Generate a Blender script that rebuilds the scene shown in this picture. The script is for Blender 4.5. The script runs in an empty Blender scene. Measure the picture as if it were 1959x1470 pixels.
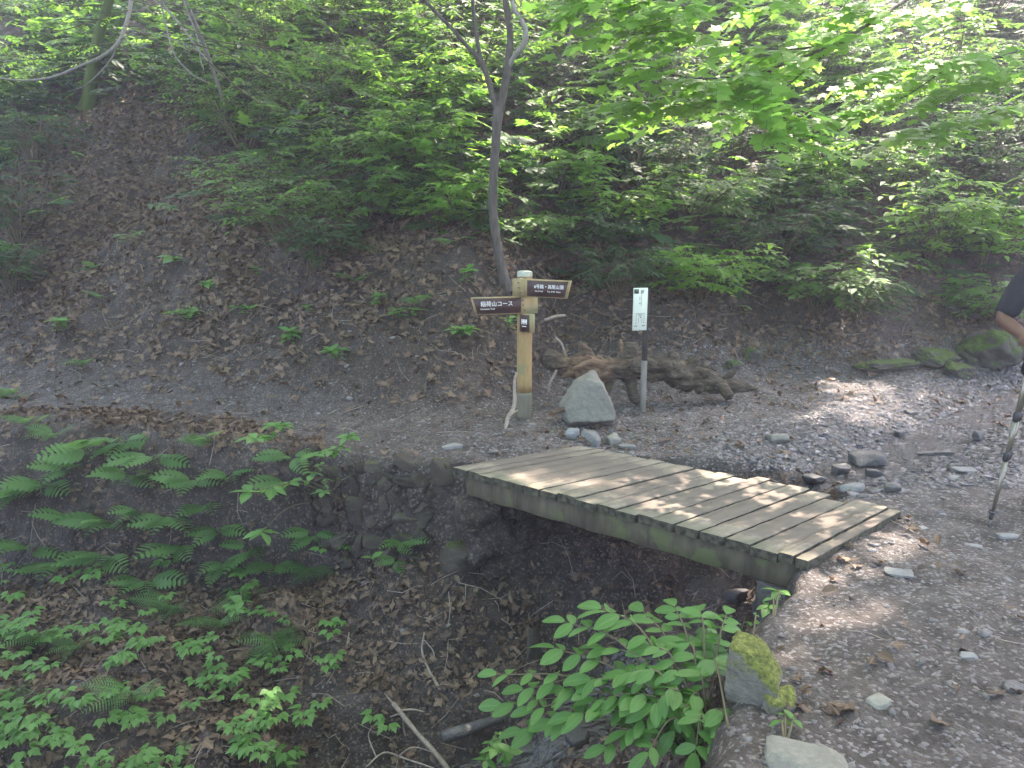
import bpy, math, random
import numpy as np
from mathutils import Vector, Matrix
R = math.radians
rng = np.random.default_rng(7)
random.seed(7)
scene = bpy.context.scene
COL = scene.collection

# ------------------------------------------------------------------ camera, sky, sun, exposure
F = 1452.0                     # focal length in photo pixels (1959 wide)
CAM = np.array([0.0, 0.0, 1.6])
PITCH = R(11.7)
SP, CP = math.sin(PITCH), math.cos(PITCH)
cam_d = bpy.data.cameras.new("camera")
cam = bpy.data.objects.new("camera", cam_d); COL.objects.link(cam)
cam.location = CAM
cam.rotation_euler = (R(90) - PITCH, 0, 0)
cam_d.sensor_width = 36.0
cam_d.lens = 36.0 * F / 1959.0
cam_d.clip_start = 0.05; cam_d.clip_end = 500
scene.camera = cam

SUN = np.array([0.25, 0.43, 0.868]); SUN /= np.linalg.norm(SUN)
world = bpy.data.worlds.new("World"); scene.world = world
world.use_nodes = True
nt = world.node_tree; nt.nodes.clear()
sky = nt.nodes.new('ShaderNodeTexSky'); sky.sky_type = 'NISHITA'; sky.sun_disc = False
sky.sun_elevation = math.asin(SUN[2]); sky.sun_rotation = math.atan2(SUN[0], SUN[1])
sky.air_density = 1.0; sky.dust_density = 3.0; sky.ozone_density = 1.0
bg = nt.nodes.new('ShaderNodeBackground'); bg.inputs[1].default_value = 0.15
wo = nt.nodes.new('ShaderNodeOutputWorld')
nt.links.new(sky.outputs[0], bg.inputs[0]); nt.links.new(bg.outputs[0], wo.inputs[0])
sun_d = bpy.data.lights.new("sun", 'SUN'); sun_d.energy = 2.7; sun_d.angle = R(0.55); sun_d.color = (1.0, 0.93, 0.82)
sun = bpy.data.objects.new("sun", sun_d); COL.objects.link(sun)
sun.rotation_euler = Vector(SUN).to_track_quat('Z', 'Y').to_euler()
sun.location = (5, 5, 14)
scene.view_settings.view_transform = 'Standard'
scene.view_settings.look = 'None'
scene.view_settings.gamma = 1.0
scene.view_settings.exposure = 3.15
scene.view_settings.use_white_balance = True
scene.view_settings.white_balance_temperature = 6900
scene.view_settings.white_balance_tint = 20
HAZE = 0.0042
cy = scene.cycles
cy.max_bounces = 6; cy.diffuse_bounces = 3; cy.glossy_bounces = 2; cy.transmission_bounces = 3; cy.transparent_max_bounces = 4
cy.volume_bounces = 0
cy.caustics_reflective = False; cy.caustics_refractive = False
cy.sample_clamp_indirect = 4.0
cy.use_denoising = True

# ------------------------------------------------------------------ numeric helpers
def _hash(ix, iy, seed):
    h = (ix * 374761393 + iy * 668265263 + seed * 1442695041) & 0xffffffff
    h = ((h ^ (h >> 13)) * 1274126177) & 0xffffffff
    return ((h ^ (h >> 16)) & 0xffffff) / float(0xffffff)
def vnoise(x, y, seed=0):
    x = np.asarray(x, float); y = np.asarray(y, float)
    ix = np.floor(x).astype(np.int64); iy = np.floor(y).astype(np.int64)
    fx = x - ix; fy = y - iy
    fx = fx * fx * (3 - 2 * fx); fy = fy * fy * (3 - 2 * fy)
    a = _hash(ix, iy, seed); b = _hash(ix + 1, iy, seed); c = _hash(ix, iy + 1, seed); d = _hash(ix + 1, iy + 1, seed)
    return (a * (1 - fx) + b * fx) * (1 - fy) + (c * (1 - fx) + d * fx) * fy - 0.5
def fbm(x, y, seed=0, o=4):
    s = 0; a = 1.0; f = 1.0
    for k in range(o):
        s = s + a * vnoise(x * f + 13.7 * k, y * f - 7.3 * k, seed + k); a *= 0.5; f *= 2.03
    return s
def noise3(P, f, seed=0):
    P = np.asarray(P) * f
    return (fbm(P[:, 0] + 0.37 * P[:, 2], P[:, 1] - 0.51 * P[:, 2], seed, 3) + fbm(P[:, 2] + 5.1, P[:, 0] * 0.7 - P[:, 1] * 0.7, seed + 9, 3)) * 0.7
def sstep(a, b, x):
    t = np.clip((x - a) / (b - a), 0, 1); return t * t * (3 - 2 * t)
def unit(v):
    v = np.asarray(v, float); return v / (np.linalg.norm(v, axis=-1, keepdims=True) + 1e-12)
def ray(px, py):
    a = (px - 979.5) / F; b = (735 - py) / F
    return np.array([a, CP + b * SP, -SP + b * CP])
def at_z(px, py, z=0.0):
    d = ray(px, py); return CAM + d * ((z - CAM[2]) / d[2])
def at_y(px, py, Y):
    d = ray(px, py); return CAM + d * (Y / d[1])
def project(P):
    P = np.atleast_2d(P) - CAM
    zc = P[:, 1] * CP - P[:, 2] * SP; yc = P[:, 1] * SP + P[:, 2] * CP
    zc = np.where(zc < 0.05, 0.05, zc)
    return 979.5 + F * P[:, 0] / zc, 735 - F * yc / zc

# ------------------------------------------------------------------ terrain function
foot_px = [(-420, 700), (-100, 718), (150, 738), (400, 758), (600, 778), (850, 792), (990, 772), (1080, 738), (1250, 738), (1400, 722), (1500, 705), (1700, 712), (1900, 700), (2300, 690)]
FOOT = np.array([at_z(x, y)[:2] for x, y in foot_px])
_o = np.argsort(FOOT[:, 0]); FOOT = FOOT[_o]
def foot_y(x): return np.interp(x, FOOT[:, 0], FOOT[:, 1])
# ravine outline (plan view), with the width of the bank behind each vertex
edge_px = [(0, 798), (150, 806), (300, 818), (450, 834), (600, 852), (720, 872), (800, 886)]
RAV = [(-14, 8.2, .9), (-9, 7.2, .9), (-5.5, 6.65, .9)] + [(*at_z(x, y)[:2], w) for (x, y), w in zip(edge_px, (.9, .9, .8, .6, .3, .16, .14))]
RAV += [(-.44, 5.0, .12), (-.18, 4.98, .10), (.1, 5.12, .10), (.62, 5.42, .14), (1.05, 5.25, .25), (1.5, 5.08, .3), (1.95, 5.2, .35), (2.35, 5.38, .4),
        (2.62, 5.2, .4), (2.45, 4.85, .4), (2.1, 4.45, .3), (1.78, 4.0, .25), (1.52, 3.5, .22), (1.36, 3.22, .3), (1.1, 2.9, .45), (.92, 2.6, .5), (.72, 2.1, .55), (.45, 1.4, .6), (-.5, .9, .7), (-3, .8, .8), (-14, .5, .9)]
RAV = np.array(RAV)
BED = np.array([
    (2.35, 5.22, -.10), (2.0, 4.95, -.2), (1.6, 4.68, -.42), (1.33, 4.48, -.66), (1.03, 4.25, -.84), (.5, 3.85, -1.2), (-.1, 3.7, -1.42), (-.6, 3.72, -1.52), (-1.0, 3.7, -1.56), (-2, 3.0, -1.65), (-4, 2.3, -1.7),
    (.1, 5.05, -.5), (-.32, 4.97, -.46), (-.45, 4.88, -.52), (.6, 5.1, -.5), (1.0, 4.9, -.5), (.6, 4.6, -.78), (-.3, 4.75, -.68), (-.7, 4.9, -.72), (-.45, 4.6, -.88), (.2, 4.4, -.95), (-.35, 4.15, -1.08), (-1, 4.6, -.98), (-1, 4.18, -1.1), (.2, 4.05, -1.12), (-1.6, 4.0, -1.15),
    (-2.2, 3.8, -1.15), (-2.2, 4.6, -1.05), (-3.2, 5.1, -1.0), (-3, 4.2, -1.15), (-5, 5.5, -1.0), (-4.5, 4.5, -1.2), (-7, 5, -1.2), (-1.5, 5.0, -.95), (-3, 3.4, -1.3), (-2.2, 3.4, -1.3),
    (.9, 3.4, -.72), (.5, 3.1, -.95), (.2, 2.5, -1.2), (1.15, 3.7, -.75), (-.5, 3.0, -1.5), (-2, 2, -1.7), (-6, 1.5, -1.8), (1.4, 4.0, -.65), (0.9, 3.9, -.9)])
def poly_dist(x, y, poly):
    """distance to the closed outline, and interpolated third value at the nearest point"""
    best = np.full(x.shape, 1e9); val = np.zeros(x.shape)
    n = len(poly)
    for i in range(n):
        a = poly[i]; b = poly[(i + 1) % n]
        dx, dy = b[0] - a[0], b[1] - a[1]; L = dx * dx + dy * dy
        t = np.clip(((x - a[0]) * dx + (y - a[1]) * dy) / L, 0, 1)
        d = np.hypot(x - a[0] - t * dx, y - a[1] - t * dy)
        m = d < best
        best = np.where(m, d, best); val = np.where(m, a[2] + (b[2] - a[2]) * t, val)
    return best, val
def inside(x, y, poly):
    c = np.zeros(x.shape, bool); n = len(poly)
    for i in range(n):
        a = poly[i]; b = poly[(i + 1) % n]
        if a[1] == b[1]: continue
        m = ((a[1] > y) != (b[1] > y)) & (x < (b[0] - a[0]) * (y - a[1]) / (b[1] - a[1]) + a[0])
        c ^= m
    return c
def bed_z(x, y):
    num = np.zeros(x.shape); den = np.zeros(x.shape)
    for bx, by, bz in BED:
        r2 = (x - bx) ** 2 + (y - by) ** 2; w = np.exp(-r2 / .08) + .02 / (r2 + .02) ** 2 * .02
        num += w * bz; den += w
    return num / den
STREAM = np.array([(5.9, 8.1), (4.6, 7.05), (3.6, 6.1), (2.75, 5.35), (2.35, 5.22), (2.0, 4.95), (1.6, 4.68), (1.33, 4.48), (1.03, 4.25), (.5, 3.85), (-.1, 3.7), (-.6, 3.72), (-1.0, 3.7), (-2, 3.0), (-4, 2.3)])
def line_dist(x, y, pts):
    best = np.full(np.shape(x), 1e9)
    for a, b in zip(pts[:-1], pts[1:]):
        d = b - a; t = np.clip(((x - a[0]) * d[0] + (y - a[1]) * d[1]) / (d @ d), 0, 1)
        best = np.minimum(best, np.hypot(x - a[0] - t * d[0], y - a[1] - t * d[1]))
    return best
def terrain(x, y, detail=True, full=False):
    x = np.asarray(x, float); y = np.asarray(y, float)
    wx = x + (0.10 * fbm(x * 2.2, y * 2.2, 3, 3) if detail else 0); wy = y + (0.10 * fbm(x * 2.2, y * 2.2, 8, 3) if detail else 0)
    d = wy - foot_y(wx)
    s = 0.22
    hill = np.where(d / s > 30, d, s * np.log1p(np.exp(np.clip(d / s, -30, 30))))
    hz = np.where(hill < 1.6, 0.86 * hill, 1.376 + 0.70 * (hill - 1.6))
    hz = hz + sstep(0.4, 3, d) * (0.5 * fbm(x * .55, y * .55, 21, 3)) + sstep(0.1, .8, d) * 0.22 * fbm(x * 2.1, y * 2.1, 22, 4)
    base = 0.05 * fbm(x * 1.1, y * 1.1, 31, 4) + 0.022 * fbm(x * 6, y * 6, 33, 3)
    sd = line_dist(x, y, STREAM[:5])
    base = base * (.25 + .75 * sstep(.25, 1.2, sd)) - 0.12 * (1 - sstep(0.12, .75, sd))
    bd, w = poly_dist(wx, wy, RAV)
    ins = inside(wx, wy, RAV)
    k = np.where(ins, sstep(0, 1, bd / np.maximum(w, .05)), 0)
    bz = bed_z(x, y) + 0.16 * fbm(x * 2.5, y * 2.5, 41, 4)
    h = base * (1 - k) + bz * k + hz
    if full: return h, np.where(ins, bd, -bd), d, sd
    return h
def hit(px, py, tmax=40):
    """the place on the ground seen at a photo pixel"""
    d = ray(px, py); t = np.arange(1.2, tmax, 0.02)
    P = CAM + d * t[:, None]
    m = P[:, 2] < terrain(P[:, 0], P[:, 1])
    i = int(np.argmax(m)) if m.any() else len(t) - 1
    return P[i]
def gz(x, y): return float(terrain(np.array([x]), np.array([y]))[0])

# ------------------------------------------------------------------ object helpers
def tag(o, label=None, cat=None, group=None, kind=None):
    for k, v in (('label', label), ('category', cat), ('group', group), ('kind', kind)):
        if v: o[k] = v
    return o
def thing(name, label, cat, loc, group=None):
    o = bpy.data.objects.new(name, None); COL.objects.link(o)
    o.empty_display_size = 0.1
    o.location = [float(v) for v in loc]
    return tag(o, label, cat, group)
class Geo:
    """collects vertices and faces in world space, then links them as one mesh object"""
    def __init__(s): s.V = []; s.Q = []; s.T = []; s.tint = []; s.uv = []; s.n = 0
    def add(s, V, Q=None, T=None, tint=0.5, uv=None):
        V = np.asarray(V, float); m = len(V)
        if m == 0: return s
        s.V.append(V)
        if Q is not None and len(Q): s.Q.append(np.asarray(Q, np.int64) + s.n)
        if T is not None and len(T): s.T.append(np.asarray(T, np.int64) + s.n)
        s.tint.append(np.broadcast_to(np.asarray(tint, float), (m,)).copy())
        s.uv.append(np.zeros((m, 2)) if uv is None else np.asarray(uv, float)); s.n += m
        return s
    def build(s, name, mat, parent=None, smooth=True, loc=None):
        V = np.concatenate(s.V) if s.V else np.zeros((0, 3))
        if parent is not None:
            q = parent; off = np.zeros(3)
            while q is not None: off += np.array(q.location); q = q.parent
            V = V - off
        elif loc is not None: V = V - np.asarray(loc)
        Q = np.concatenate(s.Q) if s.Q else np.zeros((0, 4), np.int64)
        T = np.concatenate(s.T) if s.T else np.zeros((0, 3), np.int64)
        me = bpy.data.meshes.new(name)
        me.vertices.add(len(V)); me.vertices.foreach_set('co', V.astype(np.float32).ravel())
        idx = np.concatenate([Q.ravel(), T.ravel()]).astype(np.int32)
        me.loops.add(len(idx)); me.loops.foreach_set('vertex_index', idx)
        me.polygons.add(len(Q) + len(T))
        st = np.concatenate([np.arange(len(Q)) * 4, len(Q) * 4 + np.arange(len(T)) * 3]).astype(np.int32)
        me.polygons.foreach_set('loop_start', st)
        if smooth: me.polygons.foreach_set('use_smooth', np.ones(len(Q) + len(T), bool))
        me.update(calc_edges=True)
        at = me.attributes.new('tint', 'FLOAT', 'POINT'); at.data.foreach_set('value', np.concatenate(s.tint).astype(np.float32))
        uvl = me.uv_layers.new(name='UVMap'); uvl.data.foreach_set('uv', np.concatenate(s.uv)[idx].astype(np.float32).ravel())
        me.materials.append(mat)
        o = bpy.data.objects.new(name, me); COL.objects.link(o)
        if parent is not None: o.parent = parent
        elif loc is not None: o.location = [float(v) for v in loc]
        return o

def tube(g, pts, rad, n=6, tint=0.5, cap=True, rough=0.0, seed=0):
    pts = np.asarray(pts, float); m = len(pts)
    rad = np.broadcast_to(np.asarray(rad, float), (m,))
    tan = unit(np.gradient(pts, axis=0))
    ref = np.array([0.0, 0, 1]) if abs(tan[0][2]) < .9 else np.array([1.0, 0, 0])
    us = []
    u = unit(np.cross(tan[0], ref))
    for t in tan:
        u = unit(u - t * (u @ t)); us.append(u)
    us = np.array(us); vs = np.cross(tan, us)
    a = np.arange(n) * 2 * math.pi / n
    rr = rad[:, None] * np.ones((1, n))
    if rough:
        ring = pts[:, None, :] + us[:, None, :] * np.cos(a)[None, :, None] * rad[:, None, None] + vs[:, None, :] * np.sin(a)[None, :, None] * rad[:, None, None]
        q = noise3(ring.reshape(-1, 3), 1.0 / max(rad.max(), .005) * .6, seed).reshape(m, n)
        rr = rr * (1 + rough * q)
    V = pts[:, None, :] + us[:, None, :] * (np.cos(a)[None, :] * rr)[..., None] + vs[:, None, :] * (np.sin(a)[None, :] * rr)[..., None]
    V = V.reshape(-1, 3)
    i = np.arange(m - 1)[:, None] * n; j = np.arange(n)[None, :]; k = (np.arange(n) + 1)[None, :] % n
    Q = np.stack([i + j, i + k, i + n + k, i + n + j], -1).reshape(-1, 4)
    T = None
    if cap:
        c0 = len(V); V = np.concatenate([V, pts[:1], pts[-1:]])
        jj = np.arange(n); kk = (jj + 1) % n
        T = np.concatenate([np.stack([kk, jj, np.full(n, c0)], -1), np.stack([(m - 1) * n + jj, (m - 1) * n + kk, np.full(n, c0 + 1)], -1)])
    L = np.concatenate([[0], np.cumsum(np.linalg.norm(np.diff(pts, axis=0), axis=1))])
    uv = np.stack([np.tile(np.arange(n) / n, m), np.repeat(L, n)], -1)
    if cap: uv = np.concatenate([uv, [[.5, 0], [.5, L[-1]]]])
    g.add(V, Q, T, tint, uv); return g
def spline(pts, k=6):
    """Catmull-Rom through the points"""
    P = np.asarray(pts, float); P = np.concatenate([[2 * P[0] - P[1]], P, [2 * P[-1] - P[-2]]]); out = []
    for i in range(1, len(P) - 2):
        for t in np.arange(k) / k:
            out.append(0.5 * (2 * P[i] + (P[i + 1] - P[i - 1]) * t + (2 * P[i - 1] - 5 * P[i] + 4 * P[i + 1] - P[i + 2]) * t * t + (3 * P[i] - P[i - 1] - 3 * P[i + 1] + P[i + 2]) * t ** 3))
    out.append(P[-2]); return np.array(out)
def box(g, c, ax, half, tint=.5, bevel=0.0):
    """box at c with axes ax (3 rows) and half sizes; edges chamfered"""
    c = np.asarray(c, float); ax = np.asarray(ax, float); b = min(bevel, min(half) * .9)
    V = []; 
    for sx in (-1, 1):
        for sy in (-1, 1):
            for sz in (-1, 1):
                if b > 0:
                    V += [(sx * half[0], sy * (half[1] - b), sz * (half[2] - b)), (sx * (half[0] - b), sy * half[1], sz * (half[2] - b)), (sx * (half[0] - b), sy * (half[1] - b), sz * half[2])]
                else: V += [(sx * half[0], sy * half[1], sz * half[2])]
    bm = __import__('bmesh').new()
    vs = [bm.verts.new(v) for v in V]
    __import__('bmesh').ops.convex_hull(bm, input=vs)
    bm.verts.index_update()
    W = np.array([v.co[:] for v in bm.verts]); T = []
    for f in bm.faces:
        idx = [v.index for v in f.verts]
        for k in range(1, len(idx) - 1): T.append((idx[0], idx[k], idx[k + 1]))
    bm.free()
    g.add(c + W @ ax, None, T, tint); return g
AX = np.eye(3)
def rotz(a): c, s = math.cos(a), math.sin(a); return np.array([(c, s, 0), (-s, c, 0), (0, 0, 1.0)])

_ico = {}
def ico(sub):
    if sub not in _ico:
        import bmesh
        bm = bmesh.new(); bmesh.ops.create_icosphere(bm, subdivisions=sub, radius=1.0)
        bm.verts.index_update()
        _ico[sub] = (np.array([v.co[:] for v in bm.verts]), np.array([[v.index for v in f.verts] for f in bm.faces])); bm.free()
    return _ico[sub]
def rock(size, seed, planes=None, npl=10, sub=4, rough=.05, rot=0.0, soft=18):
    """a faceted stone: sphere cut by planes, softened and roughened"""
    r = np.random.default_rng(seed); D, T = ico(sub)
    if planes is None:
        N = unit(r.normal(size=(npl, 3))); dist = r.uniform(.62, 1.0, npl)
        N = np.concatenate([N, AX, -AX]); dist = np.concatenate([dist, r.uniform(.8, 1, 6)])
    else: N = unit(np.array([p[:3] for p in planes], float)); dist = np.array([p[3] for p in planes], float)
    c = np.maximum(D @ N.T, 1e-3) / dist
    rad = 1.0 / (np.sum(c ** soft, 1) ** (1.0 / soft))
    V = D * rad[:, None]
    V = V * (1 + rough * noise3(V + seed, 2.2, seed % 97)[:, None] + rough * .5 * noise3(V + seed, 6, seed % 91)[:, None])
    V = V * np.asarray(size)
    if rot: V = V @ rotz(rot)
    return V, T

# ------------------------------------------------------------------ materials
def new_mat(name):
    m = bpy.data.materials.new(name); m.use_nodes = True
    m.node_tree.nodes.clear(); return m, m.node_tree
class N:
    def __init__(s, t): s.t = t
    def __call__(s, typ, **kw):
        n = s.t.nodes.new('ShaderNode' + typ)
        for k, v in kw.items(): setattr(n, k, v)
        return n
    def link(s, a, b): s.t.links.new(a, b)
    def noise(s, vec, scale, detail=4, rough=.55, dist=0):
        n = s('TexNoise'); n.inputs['Scale'].default_value = scale; n.inputs['Detail'].default_value = detail; n.inputs['Roughness'].default_value = rough; n.inputs['Distortion'].default_value = dist
        if vec is not None: s.link(vec, n.inputs['Vector'])
        return n.outputs['Fac']
    def ramp(s, fac, stops):
        n = s('ValToRGB'); cr = n.color_ramp
        while len(cr.elements) < len(stops): cr.elements.new(.5)
        for e, (p, c) in zip(cr.elements, stops): e.position = p; e.color = (*c, 1) if len(c) == 3 else c
        s.link(fac, n.inputs[0]); return n.outputs[0]
    def mix(s, fac, a, b, mode='MIX'):
        n = s('MixRGB', blend_type=mode)
        for i, v in ((0, fac), (1, a), (2, b)):
            if hasattr(v, 'is_output'): s.link(v, n.inputs[i])
            else: n.inputs[i].default_value = v if i == 0 else (*v, 1)
        return n.outputs[0]
    def math(s, op, a, b=0.0, clamp=False):
        n = s('Math', operation=op); n.use_clamp = clamp
        for i, v in ((0, a), (1, b)):
            if hasattr(v, 'is_output'): s.link(v, n.inputs[i])
            else: n.inputs[i].default_value = v
        return n.outputs[0]
    def attr(s, name): n = s('Attribute'); n.attribute_name = name; return n.outputs['Fac']
    def pos(s): return s('NewGeometry').outputs['Position']
    def objc(s): return s('TexCoord').outputs['Object']
    def mapping(s, vec, scale):
        n = s('Mapping'); n.inputs['Scale'].default_value = scale; s.link(vec, n.inputs[0]); return n.outputs[0]
    def bump(s, h, strength=.5, dist=.01):
        n = s('Bump'); n.inputs['Strength'].default_value = strength; n.inputs['Distance'].default_value = dist; s.link(h, n.inputs['Height']); return n.outputs[0]
    def bsdf(s, color, rough=.7, spec=.4, normal=None, metal=0.0):
        n = s('BsdfPrincipled')
        for k, v in (('Base Color', color), ('Roughness', rough), ('Specular IOR Level', spec), ('Metallic', metal)):
            if hasattr(v, 'is_output'): s.link(v, n.inputs[k])
            else: n.inputs[k].default_value = (*v, 1) if k == 'Base Color' else v
        if normal is not None: s.link(normal, n.inputs['Normal'])
        return n
    def out(s, sh):
        o = s('OutputMaterial'); s.link(sh, o.inputs[0])

def mat_leaf(name, dark, light, trans, t_amt=.35, rough=.42, spec=.35, vein=0.25):
    m, t = new_mat(name); n = N(t)
    tint = n.attr('tint')
    col = n.ramp(tint, [(0, dark), (1, light)])
    uv = n('UVMap').outputs[0]
    sep = n('SeparateXYZ'); n.link(uv, sep.inputs[0])
    ax = n.math('ABSOLUTE', n.math('SUBTRACT', sep.outputs[0], .5))
    rib = n.math('SUBTRACT', 1.0, n.math('MULTIPLY', ax, 16.0), clamp=True)
    side = n.math('SINE', n.math('MULTIPLY', n.math('SUBTRACT', sep.outputs[1], n.math('MULTIPLY', ax, .55)), 52.0))
    side = n.math('MULTIPLY', n.math('SUBTRACT', side, .75, clamp=True), 3.0, clamp=True)
    v = n.math('MAXIMUM', rib, n.math('MULTIPLY', side, .6))
    nz = n.noise(n.pos(), 30, 3)
    col = n.mix(n.math('MULTIPLY', v, vein), col, tuple(min(1, c * 1.9 + .03) for c in light))
    col = n.mix(n.math('MULTIPLY', nz, .35), col, dark)
    b = n.bsdf(col, rough, spec, n.bump(v, .35, .004))
    tr = n('BsdfTranslucent'); n.link(n.mix(.75, col, trans), tr.inputs[0])
    ms = n('MixShader'); ms.inputs[0].default_value = t_amt
    n.link(b.outputs[0], ms.inputs[1]); n.link(tr.outputs[0], ms.inputs[2]); n.out(ms.outputs[0])
    return m
def mat_bark(name, c0, c1, moss=0.0, scale=30, rough=.85, mossc=(.06, .09, .02)):
    m, t = new_mat(name); n = N(t); p = n.pos()
    st = n.mapping(p, (1, 1, .22))
    a = n.noise(st, scale, 6, .65); b = n.noise(p, 4, 3)
    col = n.ramp(a, [(.28, c0), (.72, c1)])
    col = n.mix(n.math('MULTIPLY', b, .5), col, tuple(c * .55 for c in c0))
    if moss:
        mk = n.ramp(n.noise(p, 6, 4), [(.58 - moss * .3, (0, 0, 0)), (.66 - moss * .3, (1, 1, 1))])
        col = n.mix(mk, col, mossc)
    n.out(n.bsdf(col, rough, .25, n.bump(a, .8, .012)).outputs[0]); return m
def mat_rock(name, c0, c1, moss=0.0, scale=9, rough=.75, mossc=(.075, .10, .025), spec=.35):
    m, t = new_mat(name); n = N(t); p = n.pos()
    a = n.noise(p, scale, 8, .65); f = n.noise(p, scale * 7, 5, .7)
    vor = n('TexVoronoi', feature='DISTANCE_TO_EDGE'); vor.inputs['Scale'].default_value = scale * 1.1
    n.link(n.mapping(p, (1, 1, 2.4)), vor.inputs[0])
    crack = n.math('MULTIPLY', vor.outputs[0], 9.0, clamp=True)
    tint = n.attr('tint')
    col = n.ramp(a, [(.3, c0), (.7, c1)])
    col = n.mix(n.math('MULTIPLY', n.math('SUBTRACT', f, .45, clamp=True), 2.2, clamp=True), col, tuple(min(1, c * 1.5) for c in c1))
    col = n.mix(.5, col, n.mix(tint, tuple(c * .6 for c in c0), tuple(min(1, c * 1.4) for c in c1)))
    h = n.math('ADD', n.math('MULTIPLY', a, .7), n.math('ADD', n.math('MULTIPLY', f, .35), n.math('MULTIPLY', crack, .05)))
    if moss:
        nz = n('SeparateXYZ'); n.link(n('NewGeometry').outputs['Normal'], nz.inputs[0])
        mk = n.math('ADD', n.math('MULTIPLY', nz.outputs[2], .35), n.math('ADD', n.noise(p, 5, 5), moss - .75))
        mk = n.ramp(mk, [(.42, (0, 0, 0)), (.56, (1, 1, 1))])
        mc = n.ramp(n.noise(p, 60, 4), [(.3, tuple(c * .45 for c in mossc)), (.7, tuple(c * 1.6 for c in mossc))])
        col = n.mix(mk, col, mc)
        h = n.math('ADD', h, n.math('MULTIPLY', mk, n.math('MULTIPLY', n.noise(p, 110, 3), .6)))
    n.out(n.bsdf(col, rough, spec, n.bump(h, .9, .03)).outputs[0]); return m
def mat_plain(name, c, rough=.6, spec=.4, metal=0.0, var=.25, scale=20, bump=.15):
    m, t = new_mat(name); n = N(t); a = n.noise(n.pos(), scale, 5, .6)
    col = n.ramp(a, [(.25, tuple(v * (1 - var) for v in c)), (.75, tuple(min(1, v * (1 + var)) for v in c))])
    n.out(n.bsdf(col, rough, spec, n.bump(a, bump, .004), metal).outputs[0]); return m

def mat_ground(name, wet=False):
    m, t = new_mat(name); n = N(t); p = n.pos()
    tint = n.attr('tint')                                  # 0 leaf mould .. 1 grey grit
    big = n.noise(p, 1.6, 5); mid = n.noise(p, 11, 6, .65); fine = n.noise(p, 70, 6, .7)
    soil = n.ramp(mid, [(.25, (.007, .0052, .004)), (.5, (.024, .018, .0145)), (.75, (.056, .043, .034))])
    grit = n.ramp(mid, [(.25, (.024, .019, .0165)), (.5, (.056, .046, .039)), (.75, (.10, .085, .074))])
    wet = n.math('SUBTRACT', tint, 1.0, clamp=True)
    tint = n.math('MULTIPLY', tint, 1.0, clamp=True)
    col = n.mix(tint, soil, grit)
    vor = n('TexVoronoi'); vor.inputs['Scale'].default_value = 75; vor.inputs['Randomness'].default_value = 1
    n.link(p, vor.inputs[0])
    sh = n('SeparateColor'); n.link(vor.outputs['Color'], sh.inputs[0])
    chips = n.math('MULTIPLY', n.math('SUBTRACT', sh.outputs[0], .72, clamp=True), 3.2, clamp=True)
    col = n.mix(chips, col, n.mix(tint, (.13, .085, .055), (.22, .205, .20)))
    dark = n.math('MULTIPLY', n.math('SUBTRACT', .5, big, clamp=True), 2.2, clamp=True)
    col = n.mix(n.math('MULTIPLY', dark, .6), col, n.mix(.75, col, (.012, .009, .007)))
    h = n.math('ADD', n.math('MULTIPLY', fine, .45), n.math('ADD', n.math('MULTIPLY', mid, 1.0), n.math('MULTIPLY', n.math('SUBTRACT', .5, vor.outputs['Distance']), .35)))
    rough = n.ramp(n.noise(p, 6, 4), [(.35, (.5, .5, .5)), (.65, (.95, .95, .95))])
    col = n.mix(n.math('MULTIPLY', wet, .55), col, (.02, .018, .016))
    rough = n.mix(wet, rough, (.14, .14, .14))
    n.out(n.bsdf(col, rough, .4, n.bump(h, 1.0, .025)).outputs[0]); return m

M = {}
M['ground'] = mat_ground('forest_soil')
M['litter'] = mat_leaf('dead_leaf', (.030, .020, .014), (.24, .165, .108), (.18, .10, .045), .15, .6, .3, .2)
M['gravel'] = mat_rock('slate_chip', (.062, .057, .053), (.20, .188, .18), 0, 25, .42, spec=.55)
M['wet_gravel'] = mat_rock('wet_slate_chip', (.03, .029, .03), (.10, .098, .10), 0, 25, .12, spec=.8)
M['maple'] = mat_leaf('maple_leaf', (.07, .20, .022), (.15, .33, .05), (.50, .86, .14), .58, .45, .3, .15)
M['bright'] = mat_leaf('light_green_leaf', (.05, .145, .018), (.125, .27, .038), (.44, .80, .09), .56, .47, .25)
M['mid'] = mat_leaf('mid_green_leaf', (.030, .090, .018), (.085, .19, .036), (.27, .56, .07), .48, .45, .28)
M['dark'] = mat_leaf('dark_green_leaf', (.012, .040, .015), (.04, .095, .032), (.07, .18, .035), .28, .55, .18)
M['fern'] = mat_leaf('fern_green', (.05, .13, .04), (.12, .235, .08), (.24, .48, .12), .38, .5, .3, .1)
M['fresh'] = mat_leaf('fresh_leaf', (.05, .14, .03), (.12, .265, .07), (.28, .58, .10), .40, .42, .35, .3)
M['stem'] = mat_plain('green_stem', (.09, .075, .04), .7)
M['twig'] = mat_plain('dry_twig', (.24, .20, .16), .8, .2, 0, .35, 40, .4)
M['bark'] = mat_bark('grey_bark', (.045, .038, .033), (.15, .13, .115), .0)
M['pale_bark'] = mat_bark('pale_bark', (.16, .145, .13), (.36, .34, .31), .0)
M['mossy_bark'] = mat_bark('mossy_bark', (.03, .026, .02), (.10, .085, .06), .9)
M['dark_rock'] = mat_rock('wet_dark_rock', (.02, .02, .019), (.085, .082, .076), .0, 9, .38, spec=.5)
M['wall_rock'] = mat_rock('mossy_wall_rock', (.016, .0135, .010), (.072, .061, .046), .36, 8, .9, (.055, .07, .02))
M['moss_rock'] = mat_rock('moss_covered_rock', (.06, .056, .045), (.17, .16, .13), .72, 8, .9, (.12, .135, .03))
M['boulder'] = mat_rock('grey_green_rock', (.10, .096, .078), (.205, .20, .166), .12, 6, .85, (.10, .12, .05))
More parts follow.
